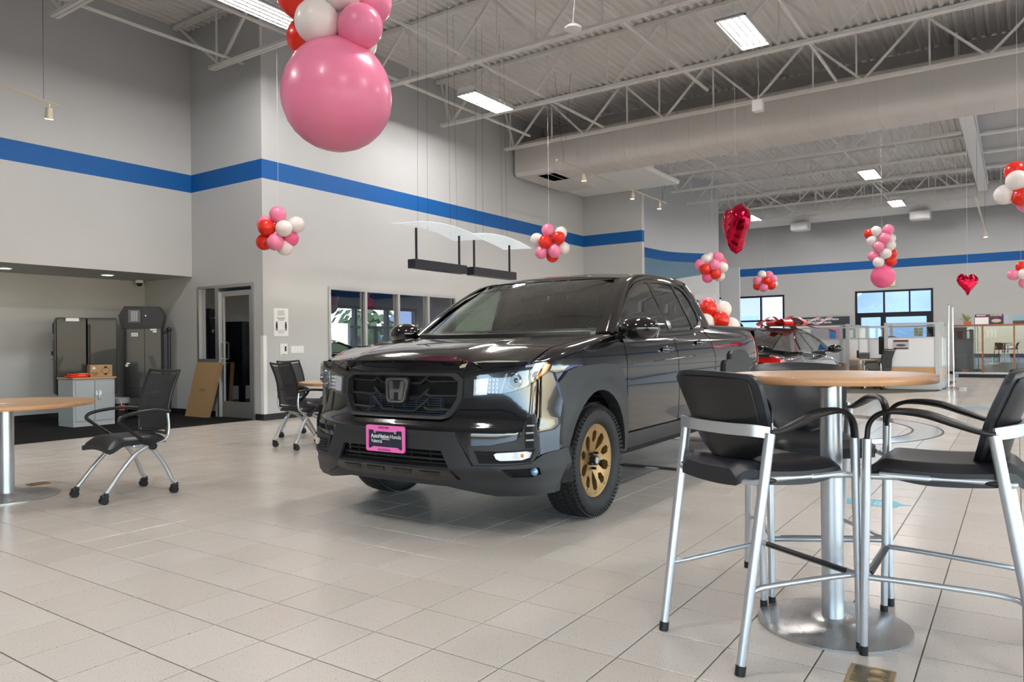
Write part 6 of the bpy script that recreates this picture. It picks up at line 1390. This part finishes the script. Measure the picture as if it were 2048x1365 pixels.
# ------------------------------------------------------------------ sales cubicles
m_rug = mat('speckled_rug', (0.10, 0.085, 0.06), 0.95, var=0.6, vscale=60, bump=0.5, bscale=200)
rugp = [(19.45, 1.52), (18.75, 2.0), (18.3, 2.4), (18.05, 2.9), (17.98, 3.3), (18.1, 4.2), (18.5, 5.2), (19.2, 6.0), (21.5, 6.3), (24.6, 6.3), (24.6, 1.45)]
tag(MB().prism(rugp, .0005, .010).obj('floor_rug', m_rug), kind='structure')
m_woodpan = wood_mat('maple_panel', (.52, .30, .15), (.60, .36, .19), .4, 3)
def cubicle(axis, c, spans, label, zt=1.60, name='cubicle_screen', glass_from=1.25):
    t = thing(name, label, 'partition', (0, 0, 0), group='glass-topped sales cubicle screens')
    def bx(mb, a, z, da, dz, th=.05): return mb.box((c, a, z) if axis == 'u' else (a, c, z), (th, da, dz) if axis == 'u' else (da, th, dz))
    edges = sorted({e for sp in spans for e in sp})
    for e in edges: bx(MB(), e, zt / 2 + .02, .075, zt - .02, .075).obj('post', m_alu, t)
    for a0, a1 in spans:
        m_, wd = (a0 + a1) / 2, a1 - a0 - .075
        bx(bx(MB(), m_, zt - .025, wd, .05), m_, glass_from, wd, .025).obj('rail', m_alu, t); bx(MB(), m_, (zt - .05 + glass_from) / 2, wd, zt - .06 - glass_from, .008).obj('glass_pane', m_glass, t)
        bx(MB(), m_, .90, wd, .67, .03).obj('white_panel', m_whitepanel, t); bx(MB(), m_, .375, wd, .33, .034).obj('wood_panel', m_woodpan, t); bx(MB(), m_, .11, wd, .18, .03).obj('kick_panel', m_alu, t); bx(MB(), m_, .553, wd, .02, .04).obj('rail', m_alu, t)
    return t
cubicle('u', 19.78, [(1.55, 2.62)], 'white cubicle screen with a poster, right of the desk chairs')
cubicle('v', 1.50, [(19.85, 20.62), (20.62, 21.3)], 'end screen of the cubicle with a pale blue side beside the sign stand')
cubicle('u', 22.9, [(1.6, 2.9), (2.9, 4.2), (4.2, 5.5)], 'rear white cubicle screen behind the desk with the monitor')
cubicle('v', 3.50, [(19.9, 21.3), (21.3, 22.8)], 'cubicle screen dividing the desks left of the desk phone')
# poster on the screen
ps = thing('poster', 'small poster of a car on the white cubicle screen', 'poster', (19.755, 2.30, 1.08)); MB().box((0, 0, 0), (.006, .33, .23)).obj('poster_sheet', mat('poster_grey', (.45, .46, .50), .4, var=.05), ps); MB().box((-.004, 0, .09), (.002, .32, .045)).obj('title_bar', mat('maroon_ink', (.10, .02, .03), .5, var=.05), ps)
MB().ball((-.004, .0, -.012), 1, 14, sc=(.003, .11, .03)).obj('car_picture', mat('poster_car', (.08, .08, .10), .4, var=.1), ps); MB().box((-.004, 0, -.085), (.002, .30, .03)).obj('foot_bar', MATS['maroon_ink'], ps)
# desk with phone, monitor, keyboard and chairs
dk = thing('sales_desk', 'wood-topped desk with a silver leg inside the sales cubicle', 'desk', (20.6, 3.0, 0)); MB().prism([(-.75, .45), (-.78, .2), (-.70, -.1), (-.45, -.30), (.6, -.30), (.75, .45)], .70, .73).obj('desk_top', m_beech, dk); MB().cyl((-.55, .15, 0), (-.55, .15, .70), .045, n=16).obj('leg', m_silver, dk); MB().box((.65, .0, .35), (.04, .6, .70)).obj('leg_panel', m_alu, dk)
ph = thing('desk_phone', 'black desk phone with a small screen on the cubicle desk', 'phone', (20.25, 3.18, .731)); MB().add([(-.10, -.11, 0), (.10, -.11, 0), (.10, .11, 0), (-.10, .11, 0), (-.02, -.11, .13), (.10, -.11, .16), (.10, .11, .16), (-.02, .11, .13)], [(3, 2, 1, 0), (0, 1, 5, 4), (1, 2, 6, 5), (2, 3, 7, 6), (3, 0, 4, 7), (4, 5, 6, 7)], 0, False).obj('phone_body', m_black, ph); MB().box((.02, .15, .12), (.06, .05, .20), bev=.02).obj('handset', m_black, ph); MB().box((-.055, -.02, .085), (.006, .11, .06)).obj('phone_screen', mat('phone_lcd', (.06, .09, .18), .2, var=.05), ph)
mo = thing('desk_monitor', 'black computer monitor on the cubicle desk, seen from behind', 'monitor', (20.75, 2.72, .731), math.radians(20)); MB().box((0, 0, .33), (.06, .40, .46), bev=.02).obj('screen_back', m_black, mo); MB().box((-.035, -.02, .14), (.01, .18, .06)).obj('vent_label', mat('tan_label', (.5, .42, .30), .5, var=.1), mo); MB().cyl((.02, 0, .0), (.02, 0, .14), .03).box((.02, 0, .008), (.22, .28, .016), bev=.005).obj('stand', m_black, mo)
kb = thing('keyboard', 'black keyboard on the cubicle desk', 'keyboard', (20.2, 2.83, .731), math.radians(10)); MB().box((0, 0, .010), (.16, .40, .018), bev=.004).obj('keyboard_body', m_black, kb)
dup(mc, (19.75, 2.78, 0), math.radians(62), 'black mesh chair at the cubicle desk, front one by the white screen'); dup(mc, (20.35, 2.28, 0), math.radians(70), 'black mesh chair at the cubicle desk, behind the front one'); dup(mc, (18.9, 3.75, 0), math.radians(-40), 'black mesh chair half hidden by the mirror of the grey sedan')
# ribbon banner and info board left of the back door
bn = thing('ribbon_banner', 'dark banner with a pink ribbon and white slogan on the back wall', 'banner', (29.94, 6.35, 0)); MB().box((0, 0, 1.98), (.03, 2.32, .30)).obj('banner_board', mat('slate_banner', (.035, .045, .065), .5, var=.05), bn)
m_pinkr = mat('pale_pink_ribbon', (.72, .42, .50), .5, var=.03)
for a, b in ((.62, .42), (.10, .02)): MB().add([(-.017, a - .16, 1.84), (-.017, a + .02, 1.84), (-.017, b - .42, 2.12), (-.017, b - .62, 2.12)], [(0, 1, 2, 3)], 0, False).obj('ribbon', m_pinkr, bn)
for k, (s_, y_, z_) in enumerate((('Stop in today & help AutoNation', .55, 2.00), ('drive out breast cancer.', .42, 1.885))): text('banner_lettering', s_, .125, m_paper, bn, Matrix.Translation((-.019, y_, z_)) @ TXB, sx=.80, bold=.003)
ib = thing('info_board', 'pink and blue notice board below the ribbon banner on the back wall', 'board', (29.94, 6.3, 0)); MB().box((0, 0, 1.42), (.03, 2.5, .72)).obj('board', m_paper, ib); MB().box((-.018, -.25, 1.42), (.006, 1.05, .66)).obj('pink_sheet', mat('pink_print', (.62, .25, .38), .5, var=.1), ib); MB().box((-.022, -.05, 1.48), (.006, .62, .46)).obj('grey_sheet', mat('grey_print', (.42, .40, .44), .5, var=.1), ib); MB().box((-.022, -.52, 1.36), (.006, .22, .50)).obj('blue_sheet', m_bluepaper, ib); MB().box((-.018, -1.0, 1.42), (.006, .42, .70)).obj('slate_sheet', MATS['slate_banner'], ib)
for k, v in enumerate((5.9, 5.3)): o = thing('vent_panel', 'beige louvred panel on the white wall below the notice board, ' + ['left one', 'right one'][k], 'panel', (29.95, v, .72)); MB().box((0, 0, 0), (.03, .38, .50), bev=.01).obj('panel', mat('beige_panel', (.50, .47, .45), .6, var=.05), o); tag(MB().box((-.017, 0, .2), (.006, .34, .012)).obj('louvre', m_alu, o))
# sign stand: two thin poles on a base
ss = thing('sign_stand', 'tall two-pole chrome sign stand beside the end of the cubicle', 'stand', (20.72, 1.33, 0)); MB().cyl((0, .06, .05), (0, .045, 2.02), .014, n=10).ball((0, .045, 2.03), .018, 8).cyl((.0, -.05, .05), (0, -.035, 1.98), .014, n=10).ball((0, -.035, 1.99), .018, 8).obj('poles', m_chrome, ss); MB().lathe([(0, .05), (.09, .045), (.16, .02), (.17, 0), (0, 0)], 20).box((0, -.16, .02), (.05, .30, .025), bev=.006).obj('stand_base', m_chrome, ss)
# acrylic plaque on the curved wall
pq_ = at(1421, 622, 23.6); pl_ = thing('wall_plaque', 'pale acrylic plaque with dark lettering on the curved wall behind the balloons', 'plaque', (24.05, 8.42, 0), math.radians(45) * 0)
yawp = math.atan2(8.25 - 8.73, 24.35 - 23.74)
PM = Matrix.Translation((23.86, 8.53, 0)) @ Matrix.Rotation(yawp, 4, 'Z'); pl_.location = (0, 0, 0)
MB().box((0, -.05, 2.05), (.95, .012, 1.5), M=PM).obj('acrylic_sheet', mat('frosted_acrylic', (.60, .62, .65), .25, var=.02), pl_)
text('plaque_lettering', 'Made in the U.S.A.', .135, m_ink, pl_, PM @ Matrix.Translation((-.40, -.058, 2.52)) @ Matrix.Rotation(PI / 2, 4, 'X'), sx=.72, bold=.002)
for k in range(3): MB().tube([tuple(PM @ Vector(p)) for p in smooth_path([(.05 + k * .13, -.062, 2.15), (.12 + k * .13, -.062, 2.30 + .03 * k), (.18 + k * .12, -.062, 2.18)], 4)], .012, 5).obj('plaque_drawing', mat('teal_ink', (.05, .22, .28), .5, var=.05), pl_)
for sx in (-.45, .45): MB().cyl(tuple(PM @ Vector((sx, -.05, 2.74))), tuple(PM @ Vector((sx, -.075, 2.74))), .018, n=10).obj('stand_off', m_silver, pl_)
bo = thing('black_kiosk', 'black rounded kiosk standing at the end of the curved wall before the window', 'kiosk', (27.2, 8.62, 0)); MB().sheet(lambda a, b, s: (.2 * s, (a - .5) * .75 * math.sqrt(max(0.02, 1 - max(0, (b - .72) / .29) ** 2)), 2.0 * b), .2, 12, 14).obj('kiosk_body', m_gloss, bo); MB().box((-.01, -.22, 1.62), (.01, .14, .30)).obj('kiosk_label', mat('pale_label', (.55, .62, .66), .4, var=.1), bo)

# ------------------------------------------------------------------ display cabinet against the back right
m_cherry = wood_mat('cherry_wood', (.26, .085, .028), (.34, .12, .04), .32, 3); m_purple = mat('purple_backing', (.10, .06, .22), .5, var=.1)
dc = thing('display_cabinet', 'long cherry wood display cabinet with glass doors and shelves', 'cabinet', (27.45, 1.72, 0))
W_ = 3.3; sec_ = [(-.80, -.02), (-1.62, -.82), (-2.45, -1.64), (-3.28, -2.47)]
MB().box((.25, -W_ / 2, 1.645), (.56, W_, .05), bev=.008).obj('wood_top', m_cherry, dc); MB().box((.25, -W_ / 2, .13), (.54, W_ - .06, .04)).obj('cabinet_floor', m_alu, dc); MB().box((.28, -W_ / 2, .06), (.46, W_ - .3, .11)).obj('plinth', m_base, dc)
for v in (-.015, -.81, -1.63, -2.46, -3.285): MB().box((.25, v, .885), (.54, .04, 1.47)).obj('upright', m_cherry, dc)
for k, (a, b) in enumerate(sec_):
    c_, wd = (a + b) / 2, b - a - .03
    MB().box((.51, c_, .885), (.02, wd, 1.47)).obj('back_panel', [mat('grey_backing', (.35, .32, .36), .5, var=.1), m_cherry, m_purple, m_purple][k], dc)
    for z in ((.47, .86, 1.24) if k != 0 else (.80, 1.20)): MB().box((.26, c_, z), (.44, wd, .018)).obj('shelf', m_cherry if k == 1 else m_glass if k == 0 else m_cherry, dc)
    MB().box((-.02, c_, .885), (.008, wd, 1.46)).obj('glass_door', m_glass, dc); MB().box((-.02, c_, 1.605), (.02, wd, .02)).box((-.02, c_, .16), (.02, wd, .02)).obj('door_rail', m_alu, dc)
IT = [('display_book', 'row of pale books', None)]
for k in range(9): b_ = thing('display_book', 'pale spined book in the row on the top shelf of the display cabinet', 'book', (27.68, .80 - k * .035, 1.249), group='books on the top cabinet shelf'); MB().box((0, 0, .14), (.16, .028, .26 - .02 * (k % 3)), bev=.003).obj('cover', [mat('book_grey', (.40, .40, .45), .5, var=.1), mat('book_white', (.65, .65, .70), .5, var=.05), mat('book_dark', (.08, .08, .12), .5, var=.1)][k % 3], b_)
def item(name, lab, cat, v, z, d_, col, u=27.62): o = thing(name, lab, cat, (u, v, z)); MB().box((0, 0, d_[2] / 2), d_, bev=.01).obj('body', mat('item_%s_%d' % (name, int(v * 100)), col, .4, var=.08), o); return o
item('display_box', 'dark box on the top shelf of the display cabinet beside the books', 'box', .30, 1.249, (.2, .34, .30), (.02, .03, .02)); item('display_box', 'white carton with a dark front on the third shelf of the display cabinet', 'box', .33, .479, (.2, .26, .30), (.45, .45, .48))
item('display_box', 'lilac box on the middle shelf of the display cabinet', 'box', .18, .869, (.2, .26, .14), (.40, .36, .48)); item('small_bottle', 'small green bottle on the third shelf of the display cabinet', 'bottle', .66, .479, (.05, .05, .16), (.10, .55, .06), 27.5); item('display_box', 'dark mug shaped box on the glass shelf in the first bay', 'box', 1.02, .809, (.12, .16, .12), (.03, .05, .07)); item('display_box', 'red and white pack on the floor of the first cabinet bay', 'box', 1.40, .152, (.12, .20, .10), (.70, .25, .22)); item('display_box', 'blue framed picture on the middle shelf of the purple bay', 'picture', -.42, .869, (.06, .5, .30), (.08, .35, .50))
item('display_box', 'tall red and dark pack on the upper glass shelf in the first bay', 'box', 1.52, 1.209, (.1, .14, .26), (.22, .05, .07)); item('display_box', 'dark case on the floor of the first cabinet bay', 'box', 1.12, .152, (.12, .12, .12), (.03, .05, .06))
# boards and flowers on the cabinet top
def board(name, lab, cat, v, wd, h, m_): o = thing(name, lab, cat, (27.50, v, 1.671)); o.rotation_euler = (0, math.radians(14), 0); MB().box((0, 0, h / 2), (.012, wd, h)).obj('board_sheet', m_, o); return o
ab = board('counter_sign', 'accessories sign board with a dark heading leaning on the cabinet top', 'sign', .74, .76, .32, mat('sign_dark', (.05, .04, .05), .4, var=.1)); MB().box((-.008, .19, .115), (.003, .36, .22)).obj('text_half', m_paper, ab); MB().ball((-.008, -.19, .11), 1, 12, sc=(.003, .13, .06)).obj('product_picture', mat('pale_product', (.55, .48, .45), .4, var=.2), ab); MB().box((-.0085, 0, .245), (.003, .75, .012)).obj('red_line', mat('sign_crimson', (.45, .02, .06), .5, var=.05), ab)
text('sign_lettering', 'ACCESSORIES', .062, m_paper, ab, Matrix.Translation((-.008, -.03, .268)) @ TXB, sx=.80, bold=.001)
MB().box((-.0085, .21, .285), (.002, .24, .022)).obj('heading_mark', m_paper, ab)
lb = board('counter_picture', 'landscape picture board on the cabinet top at the right edge', 'picture', -.18, .62, .28, mat('landscape_sky', (.25, .42, .50), .4, var=.1)); MB().box((-.008, 0, .05), (.003, .60, .10)).obj('dark_foreground', mat('landscape_dark', (.08, .05, .04), .5, var=.3), lb)
for dx in (.0,): bb = thing('board_easel', 'pale blue folded easel between the boards on the cabinet top', 'easel', (27.62, .28, 1.671)); MB().add([(-.1, .06, 0), (-.1, -.06, 0), (.06, -.06, .26), (.06, .06, .26), (.1, .06, 0), (.1, -.06, 0)], [(0, 1, 2, 3), (3, 2, 5, 4), (0, 3, 4), (1, 5, 2), (0, 4, 5, 1)], 0, False).obj('easel_body', mat('pale_blue_card', (.42, .48, .66), .5, var=.03), bb)
pt = thing('potted_plant', 'small flower arrangement in a red box at the left end of the cabinet top', 'plant', (27.6, 1.32, 1.671)); MB().box((0, 0, .06), (.14, .20, .12), bev=.01).obj('flower_box', mat('coral_box', (.55, .16, .10), .5, var=.05), pt)
random.seed(2); mb = MB()
for k in range(26): a, e = random.uniform(0, 6.28), random.uniform(.3, 1.3); L2 = random.uniform(.12, .26); tip = (L2 * math.cos(a) * math.cos(e) * .7, L2 * math.sin(a) * math.cos(e) + .05, .12 + L2 * math.sin(e)); mb.tube([(0, 0, .10), tip], [.004, .012], 5)
mb.obj('leaves', m_leaf, pt); MB().tube([(0, -.02, .12), (0, .06, .30)], .012, 6).obj('red_stem', m_redpack, pt)
